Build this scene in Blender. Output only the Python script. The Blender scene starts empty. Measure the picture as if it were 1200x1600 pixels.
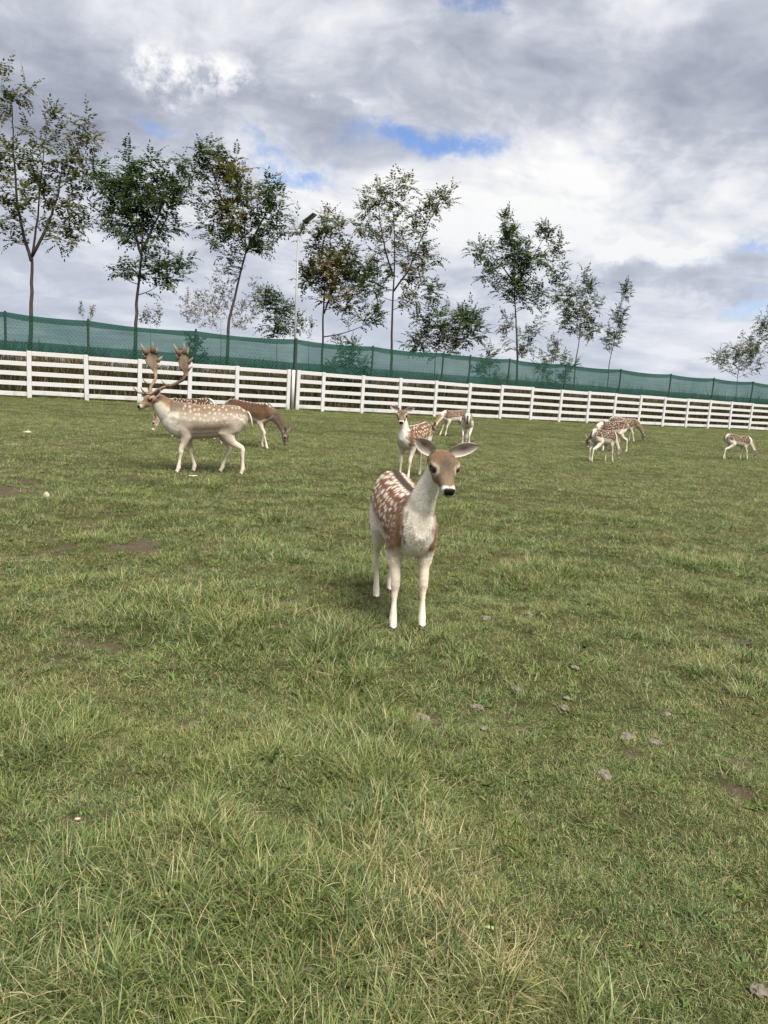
import bpy, bmesh, math, random
import numpy as np
from mathutils import Vector, Matrix, Quaternion
R = math.radians
C = bpy.context.scene.collection
SC = bpy.context.scene
PI = math.pi

# ------------------------------------------------------------------ camera
CAM_H = 1.4
FPX = 1164.0                      # focal length in photo pixels (photo 1200 x 1600)
PITCH = R(9.633); ROLL = R(3.776)
FW = np.array([0, math.cos(PITCH), -math.sin(PITCH)])
_r0 = np.array([1.0, 0, 0]); _u0 = np.cross(_r0, FW)
RT = math.cos(ROLL) * _r0 + math.sin(ROLL) * _u0
UP = -math.sin(ROLL) * _r0 + math.cos(ROLL) * _u0
cam = bpy.data.objects.new('camera', bpy.data.cameras.new('camera'))
C.objects.link(cam)
cam.matrix_world = Matrix(((RT[0], UP[0], -FW[0], 0), (RT[1], UP[1], -FW[1], 0), (RT[2], UP[2], -FW[2], CAM_H), (0, 0, 0, 1)))
cam.data.sensor_fit = 'VERTICAL'; cam.data.sensor_height = 36.0
cam.data.lens = 36.0 * FPX / 1600.0
cam.data.clip_start = 0.05; cam.data.clip_end = 6000
SC.camera = cam
O = np.array([0, 0, CAM_H])
def ray(px, py): return FW + RT * (px - 600) / FPX - UP * (py - 800) / FPX
def ground(px, py, z=0.0):
    d = ray(px, py); return O + d * ((z - CAM_H) / d[2])
def at(px, py, y):
    d = ray(px, py); return O + d * (y / d[1])
def azel(px, py):
    d = ray(px, py); d = d / np.linalg.norm(d)
    return math.atan2(d[0], d[1]), math.asin(d[2])

# ------------------------------------------------------------------ node helper
class NT:
    def __init__(s, tree): s.t = tree; s.n = tree.nodes; s.l = tree.links
    def new(s, typ, **kw):
        n = s.n.new(typ)
        for k, v in kw.items(): setattr(n, k, v)
        return n
    def put(s, sock, v):
        if isinstance(v, bpy.types.NodeSocket): s.l.new(v, sock)
        elif v is not None: sock.default_value = v
    def m(s, op, a, b=None, c=None, clamp=False):
        n = s.new('ShaderNodeMath', operation=op, use_clamp=clamp)
        for i, v in enumerate((a, b, c)):
            if v is not None: s.put(n.inputs[i], v)
        return n.outputs[0]
    def add(s, a, b): return s.m('ADD', a, b)
    def mul(s, a, b): return s.m('MULTIPLY', a, b)
    def sub(s, a, b): return s.m('SUBTRACT', a, b)
    def step(s, v, lo, hi, a=0.0, b=1.0, smooth=True):
        n = s.new('ShaderNodeMapRange', interpolation_type='SMOOTHSTEP' if smooth else 'LINEAR')
        for i, x in enumerate((v, lo, hi, a, b)): s.put(n.inputs[i], x)
        return n.outputs[0]
    def mix(s, f, a, b, blend='MIX'):
        n = s.new('ShaderNodeMix', data_type='RGBA', blend_type=blend)
        s.put(n.inputs[0], f)
        for i, v in ((6, a), (7, b)):
            if isinstance(v, (tuple, list)) and len(v) == 3: v = (*v, 1)
            s.put(n.inputs[i], v)
        return n.outputs[2]
    def noise(s, vec, scale, detail=4, rough=0.5, dist=0.0, out=0):
        n = s.new('ShaderNodeTexNoise'); n.noise_dimensions = '3D'
        s.put(n.inputs['Vector'], vec); s.put(n.inputs['Scale'], scale); s.put(n.inputs['Detail'], detail)
        s.put(n.inputs['Roughness'], rough); s.put(n.inputs['Distortion'], dist)
        return n.outputs[out]
    def vmul(s, v, k):
        n = s.new('ShaderNodeVectorMath', operation='MULTIPLY'); s.put(n.inputs[0], v); s.put(n.inputs[1], k); return n.outputs[0]
    def vadd(s, v, k):
        n = s.new('ShaderNodeVectorMath', operation='ADD'); s.put(n.inputs[0], v); s.put(n.inputs[1], k); return n.outputs[0]
    def attr(s, name, kind='GEOMETRY', out='Fac'):
        n = s.new('ShaderNodeAttribute', attribute_name=name, attribute_type=kind); return n.outputs[out]
    def obj(s): return s.new('ShaderNodeTexCoord').outputs['Object']
    def pos(s): return s.new('ShaderNodeNewGeometry').outputs['Position']

def mat(name):
    m = bpy.data.materials.new(name); m.use_nodes = True
    t = NT(m.node_tree); t.n.clear()
    out = t.new('ShaderNodeOutputMaterial')
    return m, t, out
def principled(t, out, col, rough=0.8, spec=0.3, bump=None, bstr=0.3, bdist=0.01, metallic=0.0):
    p = t.new('ShaderNodeBsdfPrincipled')
    if isinstance(col, (tuple, list)): col = (*col[:3], 1)
    t.put(p.inputs['Base Color'], col); t.put(p.inputs['Roughness'], rough); t.put(p.inputs['Specular IOR Level'], spec)
    t.put(p.inputs['Metallic'], metallic)
    if bump is not None:
        b = t.new('ShaderNodeBump'); t.put(b.inputs['Strength'], bstr); t.put(b.inputs['Distance'], bdist); t.put(b.inputs['Height'], bump)
        t.l.new(b.outputs[0], p.inputs['Normal'])
    t.l.new(p.outputs[0], out.inputs[0])
    return p

# ------------------------------------------------------------------ world: broken cloud deck over a Nishita sky
SUN_EL, SUN_AZ = R(58), R(146)     # azimuth measured from +Y (view) towards +X (right): sun high, right and behind the camera
w = bpy.data.worlds.new('World'); SC.world = w; w.use_nodes = True
t = NT(w.node_tree); t.n.clear()
wo = t.new('ShaderNodeOutputWorld')
dirv = t.new('ShaderNodeTexCoord').outputs['Generated']
sep = t.new('ShaderNodeSeparateXYZ'); t.l.new(dirv, sep.inputs[0])
dx, dy, dz = sep.outputs
zc = t.m('MAXIMUM', dz, 0.0)
den = t.add(zc, 0.24)
cmb = t.new('ShaderNodeCombineXYZ')
t.put(cmb.inputs[0], t.m('DIVIDE', dx, den)); t.put(cmb.inputs[1], t.m('DIVIDE', dy, den)); cmb.inputs[2].default_value = 3.7
P = cmb.outputs[0]
warp = t.noise(P, 1.6, 4, 0.55, out=1)
warp = t.vadd(warp, (-0.5, -0.5, -0.5))
PW = t.vadd(P, t.vmul(warp, (0.35, 0.35, 0.0)))
dirw = t.vadd(dirv, t.vmul(t.vadd(t.noise(dirv, 7.0, 6, 0.62, out=1), (-0.5, -0.5, -0.5)), (0.20, 0.20, 0.13)))
sw = t.new('ShaderNodeSeparateXYZ'); t.l.new(dirw, sw.inputs[0])
AZ = t.m('ARCTAN2', sw.outputs[0], sw.outputs[1])
EL = t.m('ARCSINE', t.m('MINIMUM', t.m('MAXIMUM', sw.outputs[2], -1.0), 1.0))
def blob(px, py, rx, ry, tilt=0.0, power=1.0):
    """soft elliptical patch of sky at the direction seen through photo pixel (px, py)"""
    a, e = azel(px, py)
    th = ROLL * -1 + tilt
    sx, sy = rx / FPX, ry / FPX
    ua, ue = t.mul(t.sub(AZ, a), math.cos(e)), t.sub(EL, e)
    u = t.add(t.mul(ua, math.cos(th) / sx), t.mul(ue, math.sin(th) / sx))
    v = t.add(t.mul(ua, -math.sin(th) / sy), t.mul(ue, math.cos(th) / sy))
    return t.m('POWER', 2.718, t.mul(t.m('POWER', t.add(t.mul(u, u), t.mul(v, v)), power), -1.0))
def total(terms):
    s = None
    for k, b in terms:
        x = t.mul(b, k); s = x if s is None else t.add(s, x)
    return s
n_big = t.noise(PW, 0.9, 5, 0.5)
n_mid = t.noise(t.vadd(PW, (4.1, 1.7, 0)), 2.2, 8, 0.58)
n_fine = t.noise(t.vadd(PW, (9.1, 5.2, 0)), 5.0, 9, 0.62)
# relief: the same noise a step to the side gives lit and shaded flanks to the clouds
n_mid2 = t.noise(t.vadd(PW, (4.1 + 0.10, 1.7 - 0.06, 0)), 2.2, 8, 0.58)
relief = t.sub(n_mid, n_mid2)
bright = total([
    (0.15, blob(620, 300, 420, 60, 0.03)), (0.12, blob(1000, 330, 380, 70, -0.02)), (0.10, blob(700, 380, 420, 60)),
    (0.16, blob(860, 240, 160, 50, 0.05)), (0.12, blob(850, 400, 420, 60, 0)), (0.10, blob(420, 60, 300, 50)),
    (0.13, blob(60, 40, 160, 60)), (-0.16, blob(330, 190, 300, 60, -0.1)), (-0.08, blob(1080, 190, 260, 90, -0.05)), (-0.05, blob(840, 110, 240, 50)),
    (-0.20, blob(30, 130, 230, 90)), (-0.10, blob(600, 130, 300, 60)),
    (-0.34, blob(1015, 437, 80, 30, 0.0, 1.6)), (-0.30, blob(1150, 425, 60, 38, 0.1, 1.6)), (-0.02, blob(1060, 480, 160, 40)),
    (0.26, blob(960, 400, 70, 16)), (0.24, blob(1085, 405, 50, 16)), (0.18, blob(1070, 465, 60, 22)), (0.16, blob(1180, 500, 60, 26)), (0.10, blob(1100, 530, 120, 30)),
    (0.10, blob(130, 410, 180, 26)), (0.03, blob(760, 500, 400, 40)),
])
wisp = t.mul(blob(312, 128, 75, 40, 0.1, 1.5), t.step(t.noise(dirv, 22.0, 7, 0.68, 0.15), 0.40, 0.66))
wisp2 = t.mul(blob(505, 155, 60, 16, 0.1, 1.4), t.step(t.noise(dirv, 24.0, 6, 0.6, 0.1), 0.40, 0.62))
L = t.add(t.mul(n_big, 0.34), t.mul(n_mid, 0.40))
L = t.add(L, t.mul(n_fine, 0.22))
L = t.add(L, t.mul(relief, 0.95))
L = t.add(t.add(L, 0.055), bright)
L = t.add(L, t.mul(wisp, 0.48)); L = t.add(L, t.mul(wisp2, 0.2))
ramp = t.new('ShaderNodeValToRGB'); t.l.new(L, ramp.inputs[0])
cr = ramp.color_ramp
for i, (p_, c_) in enumerate([(0.16, (0.245, 0.268, 0.335)), (0.36, (0.355, 0.380, 0.460)), (0.50, (0.470, 0.497, 0.575)), (0.64, (0.665, 0.685, 0.735)), (0.84, (0.90, 0.895, 0.885))]):
    e = cr.elements[i] if i < 2 else cr.elements.new(p_)
    e.position = p_; e.color = (*c_, 1)
cloud = ramp.outputs[0]
sky = t.new('ShaderNodeTexSky', sky_type='NISHITA'); sky.sun_disc = False
sky.sun_elevation = SUN_EL; sky.sun_rotation = SUN_AZ; sky.air_density = 1.0; sky.dust_density = 0.6; sky.ozone_density = 1.6
blue = t.mix(1.0, sky.outputs[0], (0.115, 0.125, 0.155), 'MULTIPLY')
hole = total([
    (0.85, blob(660, 206, 110, 22, 0.10, 1.0)), (0.75, blob(480, 272, 60, 18, 0.12, 1.3)), (0.45, blob(770, 235, 50, 20, 0.1)), (0.6, blob(235, 207, 34, 14)), (0.5, blob(735, 28, 34, 16)),
    (0.4, blob(960, 258, 50, 10)), (0.3, blob(880, 312, 26, 8)), (0.3, blob(1010, 300, 40, 8)), (0.7, blob(1190, 385, 40, 14)), (0.75, blob(1185, 470, 36, 12)), (0.5, blob(1090, 412, 24, 10)),
    (0.55, blob(410, 240, 50, 18)), (0.08, blob(860, 270, 330, 60, -0.03)), (0.15, blob(560, 215, 240, 40, 0.1)), (0.15, blob(720, 40, 160, 60)), (0.15, blob(330, 235, 120, 30)), (0.25, blob(1190, 440, 60, 60))])
n_rag = t.noise(dirv, 30.0, 8, 0.66)
cover = t.sub(t.add(t.mul(n_mid, 0.5), t.add(t.mul(n_fine, 0.75), t.mul(n_rag, 0.55))), t.mul(t.mul(hole, 0.62), t.step(n_rag, 0.30, 0.55, 0.45, 1.15)))
cover = t.step(cover, 0.20, 0.74)
skycol = t.mix(cover, blue, cloud)
hz = t.step(EL, R(-1), R(19), 0.62, 0.0)
skycol = t.mix(hz, skycol, (0.575, 0.625, 0.715))
skycol = t.mix(t.step(dz, -0.03, -0.005, 1.0, 0.0), skycol, (0.12, 0.13, 0.08))
bg = t.new('ShaderNodeBackground'); t.l.new(skycol, bg.inputs[0]); bg.inputs[1].default_value = 0.545
t.l.new(bg.outputs[0], wo.inputs[0])
w.cycles.sampling_method = 'MANUAL'; w.cycles.sample_map_resolution = 512

sun = bpy.data.objects.new('sun', bpy.data.lights.new('sun', 'SUN')); C.objects.link(sun)
sun.data.energy = 4.2; sun.data.angle = R(40); sun.data.color = (1.0, 0.93, 0.83)
sd = Vector((math.sin(SUN_AZ) * math.cos(SUN_EL), math.cos(SUN_AZ) * math.cos(SUN_EL), math.sin(SUN_EL)))
sun.rotation_euler = sd.to_track_quat('Z', 'Y').to_euler(); sun.location = sd * 60
SC.view_settings.view_transform = 'Standard'; SC.view_settings.look = 'None'
SC.view_settings.exposure = 1.05; SC.view_settings.gamma = 1.0; SC.view_settings.use_curve_mapping = False
SC.cycles.transparent_max_bounces = 16
SC.cycles.max_bounces = 6

# ------------------------------------------------------------------ mesh helpers
def link(name, me, m=None, parent=None, smooth=False):
    o = bpy.data.objects.new(name, me); C.objects.link(o)
    if m is not None and not me.materials: me.materials.append(m)
    if parent is not None: o.parent = parent
    if smooth:
        me.polygons.foreach_set('use_smooth', [True] * len(me.polygons))
    return o
def pymesh(name, v, f):
    me = bpy.data.meshes.new(name); me.from_pydata([tuple(x) for x in v], [], [tuple(x) for x in f]); me.update(); return me
def npmesh(name, v, f, nside):
    """fast mesh from arrays, all faces with nside corners"""
    v = np.asarray(v, np.float32); f = np.asarray(f, np.int32)
    me = bpy.data.meshes.new(name)
    me.vertices.add(len(v)); me.vertices.foreach_set('co', v.ravel())
    me.loops.add(f.size); me.loops.foreach_set('vertex_index', f.ravel())
    me.polygons.add(len(f)); me.polygons.foreach_set('loop_start', np.arange(0, f.size, nside, dtype=np.int32))
    try: me.polygons.foreach_set('loop_total', np.full(len(f), nside, dtype=np.int32))
    except Exception: pass
    me.update(calc_edges=True); return me
def set_col(me, name, arr):
    a = me.attributes.new(name, 'FLOAT_COLOR', 'POINT')
    arr = np.asarray(arr, np.float32)
    if arr.shape[1] == 3: arr = np.hstack([arr, np.ones((len(arr), 1), np.float32)])
    a.data.foreach_set('color', arr.ravel())
def set_f(me, name, arr):
    a = me.attributes.new(name, 'FLOAT', 'POINT'); a.data.foreach_set('value', np.asarray(arr, np.float32).ravel())
class MB:
    def __init__(s): s.v = []; s.f = []
    def tube(s, pts, rad, seg=8, cap=True, ref=None, rad2=None):
        """elliptical tube through pts; rad lateral (along ref), rad2 the other axis"""
        pts = [np.asarray(p, float) for p in pts]; n = len(pts); b0 = len(s.v)
        ref = np.array([0, 1.0, 0]) if ref is None else np.asarray(ref, float)
        for i, p in enumerate(pts):
            d = pts[min(i + 1, n - 1)] - pts[max(i - 1, 0)]; d = d / (np.linalg.norm(d) + 1e-9)
            a = ref - d * (ref @ d)
            if np.linalg.norm(a) < 1e-3: a = np.array([1.0, 0.13, 0]); a = a - d * (a @ d)
            a /= np.linalg.norm(a); b = np.cross(d, a)
            ra = rad[i] if hasattr(rad, '__len__') else rad
            rb = ra if rad2 is None else (rad2[i] if hasattr(rad2, '__len__') else rad2)
            for k in range(seg):
                th = 2 * PI * k / seg
                s.v.append(p + a * ra * math.cos(th) + b * rb * math.sin(th))
        for i in range(n - 1):
            for k in range(seg):
                k2 = (k + 1) % seg
                s.f.append((b0 + i * seg + k, b0 + i * seg + k2, b0 + (i + 1) * seg + k2, b0 + (i + 1) * seg + k))
        if cap:
            s.f.append(tuple(b0 + k for k in reversed(range(seg)))); s.f.append(tuple(b0 + (n - 1) * seg + k for k in range(seg)))
    def ball(s, c, r, seg=12, rings=8, M=None):
        b0 = len(s.v); c = np.asarray(c, float); r = np.asarray(r if hasattr(r, '__len__') else (r, r, r), float)
        M = np.eye(3) if M is None else M
        s.v.append(c + M @ (r * np.array([0, 0, 1.0])))
        for i in range(1, rings):
            a = PI * i / rings
            for k in range(seg):
                th = 2 * PI * k / seg
                s.v.append(c + M @ (r * np.array([math.sin(a) * math.cos(th), math.sin(a) * math.sin(th), math.cos(a)])))
        s.v.append(c + M @ (r * np.array([0, 0, -1.0]))); e = len(s.v) - 1
        for k in range(seg): s.f.append((b0, b0 + 1 + k, b0 + 1 + (k + 1) % seg))
        for i in range(rings - 2):
            for k in range(seg):
                a, b = b0 + 1 + i * seg + k, b0 + 1 + i * seg + (k + 1) % seg
                s.f.append((a, a + seg, b + seg, b))
        l = b0 + 1 + (rings - 2) * seg
        for k in range(seg): s.f.append((l + k, e, l + (k + 1) % seg))
    def box(s, c, sx, sy, sz, M=None):
        b0 = len(s.v); M = np.eye(3) if M is None else M; c = np.asarray(c, float)
        for x in (-1, 1):
            for y in (-1, 1):
                for z in (-1, 1): s.v.append(c + M @ np.array([x * sx / 2, y * sy / 2, z * sz / 2]))
        for q in ((0, 1, 3, 2), (4, 6, 7, 5), (0, 4, 5, 1), (2, 3, 7, 6), (0, 2, 6, 4), (1, 5, 7, 3)): s.f.append(tuple(b0 + i for i in q))
    def mesh(s, name): return pymesh(name, s.v, s.f)
def empty(name, loc, label, cat, group=None, rz=0.0):
    o = bpy.data.objects.new(name, None); C.objects.link(o); o.empty_display_size = 0.2
    o.location = loc; o.rotation_euler = (0, 0, rz); tag(o, label, cat, group); return o
def tag(o, label, cat, group=None, kind=None):
    if label: o['label'] = label
    if cat: o['category'] = cat
    if group: o['group'] = group
    if kind: o['kind'] = kind
    return o
def sm(x, a, b):
    u = np.clip((np.asarray(x, float) - a) / (b - a), 0, 1); return u * u * (3 - 2 * u)
_rs = np.random.RandomState(5)
_perm = np.concatenate([_rs.permutation(256)] * 2); _grad = _rs.uniform(0, 2 * PI, 256)
def perlin(x, y, s=0):
    x = np.asarray(x, float) + s * 17.31; y = np.asarray(y, float) + s * 7.77
    xi = np.floor(x).astype(int); yi = np.floor(y).astype(int); fx = x - xi; fy = y - yi
    def g(ix, iy):
        h = _perm[_perm[ix & 255] + (iy & 255)]; return np.cos(_grad[h]), np.sin(_grad[h])
    u = fx ** 3 * (fx * (fx * 6 - 15) + 10); v = fy ** 3 * (fy * (fy * 6 - 15) + 10)
    def d(ix, iy, ox, oy):
        a, b = g(ix, iy); return a * ox + b * oy
    n0 = d(xi, yi, fx, fy) * (1 - u) + d(xi + 1, yi, fx - 1, fy) * u
    n1 = d(xi, yi + 1, fx, fy - 1) * (1 - u) + d(xi + 1, yi + 1, fx - 1, fy - 1) * u
    return (n0 * (1 - v) + n1 * v) * 1.4
def fbm(x, y, s=0, o=4):
    r = 0; a = 0.5; f = 1.0
    for i in range(o): r = r + a * perlin(x * f, y * f, s + i); a *= 0.5; f *= 2.03
    return r

# ------------------------------------------------------------------ ground
def gz(x, y):
    x = np.asarray(x, float); y = np.asarray(y, float); d = np.hypot(x, y)
    near = 1 - sm(d, 8, 16)
    h = near * (0.045 * perlin(x / 1.1, y / 1.1, 1) + 0.028 * perlin(x / 0.36, y / 0.36, 2)) + (1 - sm(d, 40, 70)) * sm(d, 7, 14) * 0.05 * perlin(x / 4, y / 4, 3)
    return h
def blobs(x, y, lst):
    """sum of soft patches given by photo pixel and size in metres"""
    r = np.zeros_like(x)
    for px, py, s, k in lst:
        c = ground(px, py); r = r + k * np.exp(-(((x - c[0]) ** 2 + ((y - c[1]) * 0.8) ** 2) / s ** 2))
    return r
SOIL = [(20, 765, 0.7, 1.0), (10, 870, 0.45, 1.0), (60, 1035, 0.26, 0.7), (150, 1275, 0.18, 0.8), (90, 830, 0.4, 0.8), (230, 860, 0.35, 0.7), (60, 690, 0.9, 0.8), (30, 735, 0.9, 0.7), (150, 1000, 0.2, 0.3),
        (700, 1130, 0.12, 0.5), (790, 1240, 0.13, 0.5), (990, 1190, 0.07, 0.4), (1160, 1000, 0.10, 0.6), (620, 1230, 0.10, 0.4), (870, 1130, 0.14, 0.5), (960, 1575, 0.06, 0.5), (120, 640, 1.2, 0.9), (260, 642, 1.0, 0.7), (30, 632, 1.0, 0.7)]
STRAW = [(640, 1320, 0.20, 1.0), (290, 1150, 0.22, 0.8), (420, 1130, 0.16, 0.9), (170, 1170, 0.22, 0.7), (530, 1000, 0.25, 1.0), (690, 1500, 0.22, 1.0), (800, 1560, 0.2, 0.7), (560, 1580, 0.2, 0.7), (350, 965, 0.3, 0.6), (830, 900, 0.5, 0.8), (1150, 1040, 0.3, 0.7), (20, 1090, 0.25, 0.7),
         (740, 970, 0.4, 0.5), (1050, 860, 0.8, 0.5), (900, 760, 1.6, 0.5), (300, 900, 0.5, 0.5), (560, 830, 0.7, 0.4), (60, 1560, 0.15, 0.7), (880, 1430, 0.15, 0.4)]
LUSH = [(200, 1400, 0.24, 1.0), (330, 1330, 0.18, 0.9), (460, 1440, 0.22, 1.0), (370, 970, 0.3, 0.9), (600, 1120, 0.3, 0.7), (640, 1310, 0.24, 0.9), (480, 1150, 0.2, 0.6), (70, 1480, 0.2, 0.9), (300, 1560, 0.2, 0.9), (60, 1130, 0.25, 0.8), (850, 900, 0.4, 0.7), (540, 1010, 0.3, 0.8), (1130, 1060, 0.3, 0.6), (250, 960, 0.4, 0.6), (640, 1540, 0.2, 0.9), (440, 860, 0.5, 0.5)]
def soil_map(x, y):
    n = fbm(x / 0.28, y / 0.28, 11, 5)
    return sm(blobs(x, y, SOIL) * 0.9 + n * 2.1 - 0.40 + 0.25 * fbm(x / 1.5, y / 1.5, 15), 0.30, 0.62)
def straw_map(x, y): return np.clip(blobs(x, y, STRAW) * 0.66 + 0.42 + fbm(x / 0.6, y / 0.6, 21, 4) * 1.1 + 0.35 * fbm(x / 3.0, y / 3.0, 24, 2) - 0.27, 0, 1)
def lush_map(x, y): return sm(blobs(x, y, LUSH) * 0.9 + fbm(x / 0.55, y / 0.55, 31, 3) * 1.0 + 0.12 - 0.35 * sm(x, 0.25, 1.2) * (1 - sm(y, 2.2, 4)), 0.12, 0.78)

def sinh_axis(n, near, far, k):
    u = np.linspace(-1, 1, n); return np.sinh(u * k) / math.sinh(k) * far
gx = sinh_axis(361, 0, 3000, 9.2); gy = sinh_axis(401, 0, 3000, 9.0) + 3.0
X, Y = np.meshgrid(gx, gy)
Z = gz(X, Y)
vv = np.stack([X.ravel(), Y.ravel(), Z.ravel()], 1)
nx, ny = len(gx), len(gy)
ii = (np.arange(ny - 1)[:, None] * nx + np.arange(nx - 1)[None, :]).ravel()
me = npmesh('ground', vv, np.stack([ii, ii + 1, ii + nx + 1, ii + nx], 1), 4)
d_ = np.hypot(vv[:, 0], vv[:, 1])
set_f(me, 'soil', np.where(d_ < 40, soil_map(vv[:, 0], vv[:, 1]), 0.0))
gm, t, out = mat('turf_soil')
p = t.pos()
n1 = t.noise(p, 9.0, 8, 0.7); n2 = t.noise(p, 60.0, 6, 0.7); n3 = t.noise(p, 0.9, 4, 0.6)
soil = t.mix(n2, (0.034, 0.026, 0.017), (0.120, 0.095, 0.066))
turf = t.mix(t.step(n1, 0.3, 0.7), (0.020, 0.027, 0.009), (0.075, 0.078, 0.030))
turf = t.mix(t.step(n3, 0.35, 0.7, 0, 0.6), turf, (0.085, 0.072, 0.036))
pit = t.step(t.add(t.attr('soil'), t.mul(t.sub(n1, 0.5), 0.7)), 0.3, 0.6)
col = t.mix(pit, turf, soil)
principled(t, out, col, 0.95, 0.1, t.add(n2, n1), 0.9, 0.02)
g = link('ground', me, gm, smooth=True); g['kind'] = 'structure'

# ------------------------------------------------------------------ grass: tuft meshes scattered by geometry nodes
rng = np.random.RandomState(42)
def blade_mesh(name, blades):
    """blades: list of (x, y, length, width, lean, az, curl, dry, tone, segs)"""
    V = []; F = []; dry = []; tone = []; tt = []
    for (x, y, Ln, wd, lean, az, curl, dr, tn, sg) in blades:
        p = np.array([x, y, -0.004]); a = lean; b0 = len(V)
        side = np.array([-math.sin(az), math.cos(az), 0])
        tw = rng.uniform(-0.9, 0.9); fwd = np.array([math.cos(az), math.sin(az), 0])
        for i in range(sg + 1):
            u = i / sg; hw = wd * 0.5 * (1 - u ** 1.7) * (0.75 + 0.6 * u * (1 - u) * 2)
            s_ = side * math.cos(tw * u) + fwd * math.sin(tw * u)
            if i < sg:
                V.append(p - s_ * hw); V.append(p + s_ * hw); dry += [dr, dr]; tone += [tn, tn]; tt += [u, u]
            else:
                V.append(p.copy()); dry.append(dr); tone.append(tn); tt.append(u)
            a += curl / sg
            p = p + (fwd * math.sin(a) + np.array([0, 0, 1]) * math.cos(a)) * Ln / sg
            if p[2] < 0.004: p[2] = 0.004 + 0.003 * rng.rand()
        for i in range(sg - 1): F.append((b0 + 2 * i, b0 + 2 * i + 1, b0 + 2 * i + 3, b0 + 2 * i + 2))
        F.append((b0 + 2 * sg - 2, b0 + 2 * sg - 1, b0 + 2 * sg))
    me = pymesh(name, V, F); set_f(me, 'dry', dry); set_f(me, 'tone', tone); set_f(me, 'tip', tt)
    return me
def tuft(n, rad, lmin, lmax, wmin, wmax, lean, curl, pdry, segs=4, outw=0.6):
    out = []
    for i in range(n):
        r = rad * math.sqrt(rng.rand()); a = rng.uniform(0, 2 * PI)
        az = a * outw + rng.uniform(0, 2 * PI) * (1 - outw) if rng.rand() < 0.7 else rng.uniform(0, 2 * PI)
        d = 1.0 if rng.rand() < pdry else rng.uniform(0, 0.45) ** 1.5
        Ln = rng.uniform(lmin, lmax) * (0.55 + 0.45 * rng.rand())
        out.append((r * math.cos(a), r * math.sin(a), Ln, rng.uniform(wmin, wmax) * (0.7 if d > 0.9 else 1), abs(rng.normal(lean[0], lean[1])), az, rng.uniform(*curl), d, rng.uniform(0, 1), segs))
    return out
def leaves(n, rad):
    out = []
    for i in range(n):
        r = rad * math.sqrt(rng.rand()); a = rng.uniform(0, 2 * PI)
        out.append((r * math.cos(a), r * math.sin(a), rng.uniform(0.018, 0.04), rng.uniform(0.010, 0.018), rng.uniform(0.5, 1.3), rng.uniform(0, 2 * PI), rng.uniform(0, 0.8), 0.0, rng.uniform(0.2, 1), 3))
    return out
VAR = []
for k in range(4): VAR.append(blade_mesh('t', tuft(30, 0.06, 0.04, 0.085, 0.0022, 0.0042, (0.55, 0.4), (0.3, 1.6), 0.16)))            # 0-3 short turf
for k in range(3): VAR.append(blade_mesh('t', tuft(34, 0.06, 0.03, 0.065, 0.002, 0.0036, (1.0, 0.35), (0.2, 1.2), 0.22)))              # 4-6 flattened turf
for k in range(4): VAR.append(blade_mesh('t', tuft(34, 0.05, 0.075, 0.145, 0.0024, 0.0048, (0.4, 0.3), (0.6, 2.1), 0.12, 5, 0.8)))     # 7-10 lush tussock
for k in range(4): VAR.append(blade_mesh('t', tuft(26, 0.05, 0.07, 0.165, 0.0014, 0.0028, (0.6, 0.4), (0.4, 2.2), 0.52, 5, 0.8)))      # 11-14 straw tussock
for k in range(2): VAR.append(blade_mesh('t', leaves(16, 0.07)))                                                                        # 15-16 clover and weed leaves
for k in range(3): VAR.append(blade_mesh('t', tuft(4, 0.08, 0.09, 0.19, 0.0016, 0.003, (1.35, 0.15), (-0.3, 0.6), 1.0, 5)))            # 17-19 loose straws lying flat
for k in range(3): VAR.append(blade_mesh('t', tuft(150, 0.32, 0.035, 0.08, 0.005, 0.009, (0.7, 0.4), (0.2, 1.4), 0.2, 2)))             # 20-22 far turf patches
for k in range(3): VAR.append(blade_mesh('t', tuft(60, 0.14, 0.035, 0.085, 0.0035, 0.006, (0.65, 0.4), (0.2, 1.4), 0.2, 3)))           # 23-25 middle turf patches

for k in range(3): VAR.append(blade_mesh('t', [(rng.normal(0, .006), rng.normal(0, .006), rng.uniform(.045, .085), rng.uniform(.012, .020), rng.uniform(.8, 1.35), q_ * 2 * PI / 9 + rng.normal(0, .2), rng.uniform(-.2, .5), 0.0, rng.uniform(.3, 1), 4) for q_ in range(9)]))   # 26-28 weed rosettes
FA = ground(0, 620); FB = ground(1200, 674)            # foot of the white fence, left and right edge of the photo
FD = (FB - FA) / np.linalg.norm(FB - FA); FN = np.array([-FD[1], FD[0], 0])   # along, and away from the camera
if FN[1] < 0: FN = -FN
def fence_side(x, y): return (x - FA[0]) * FN[0] + (y - FA[1]) * FN[1]

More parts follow.
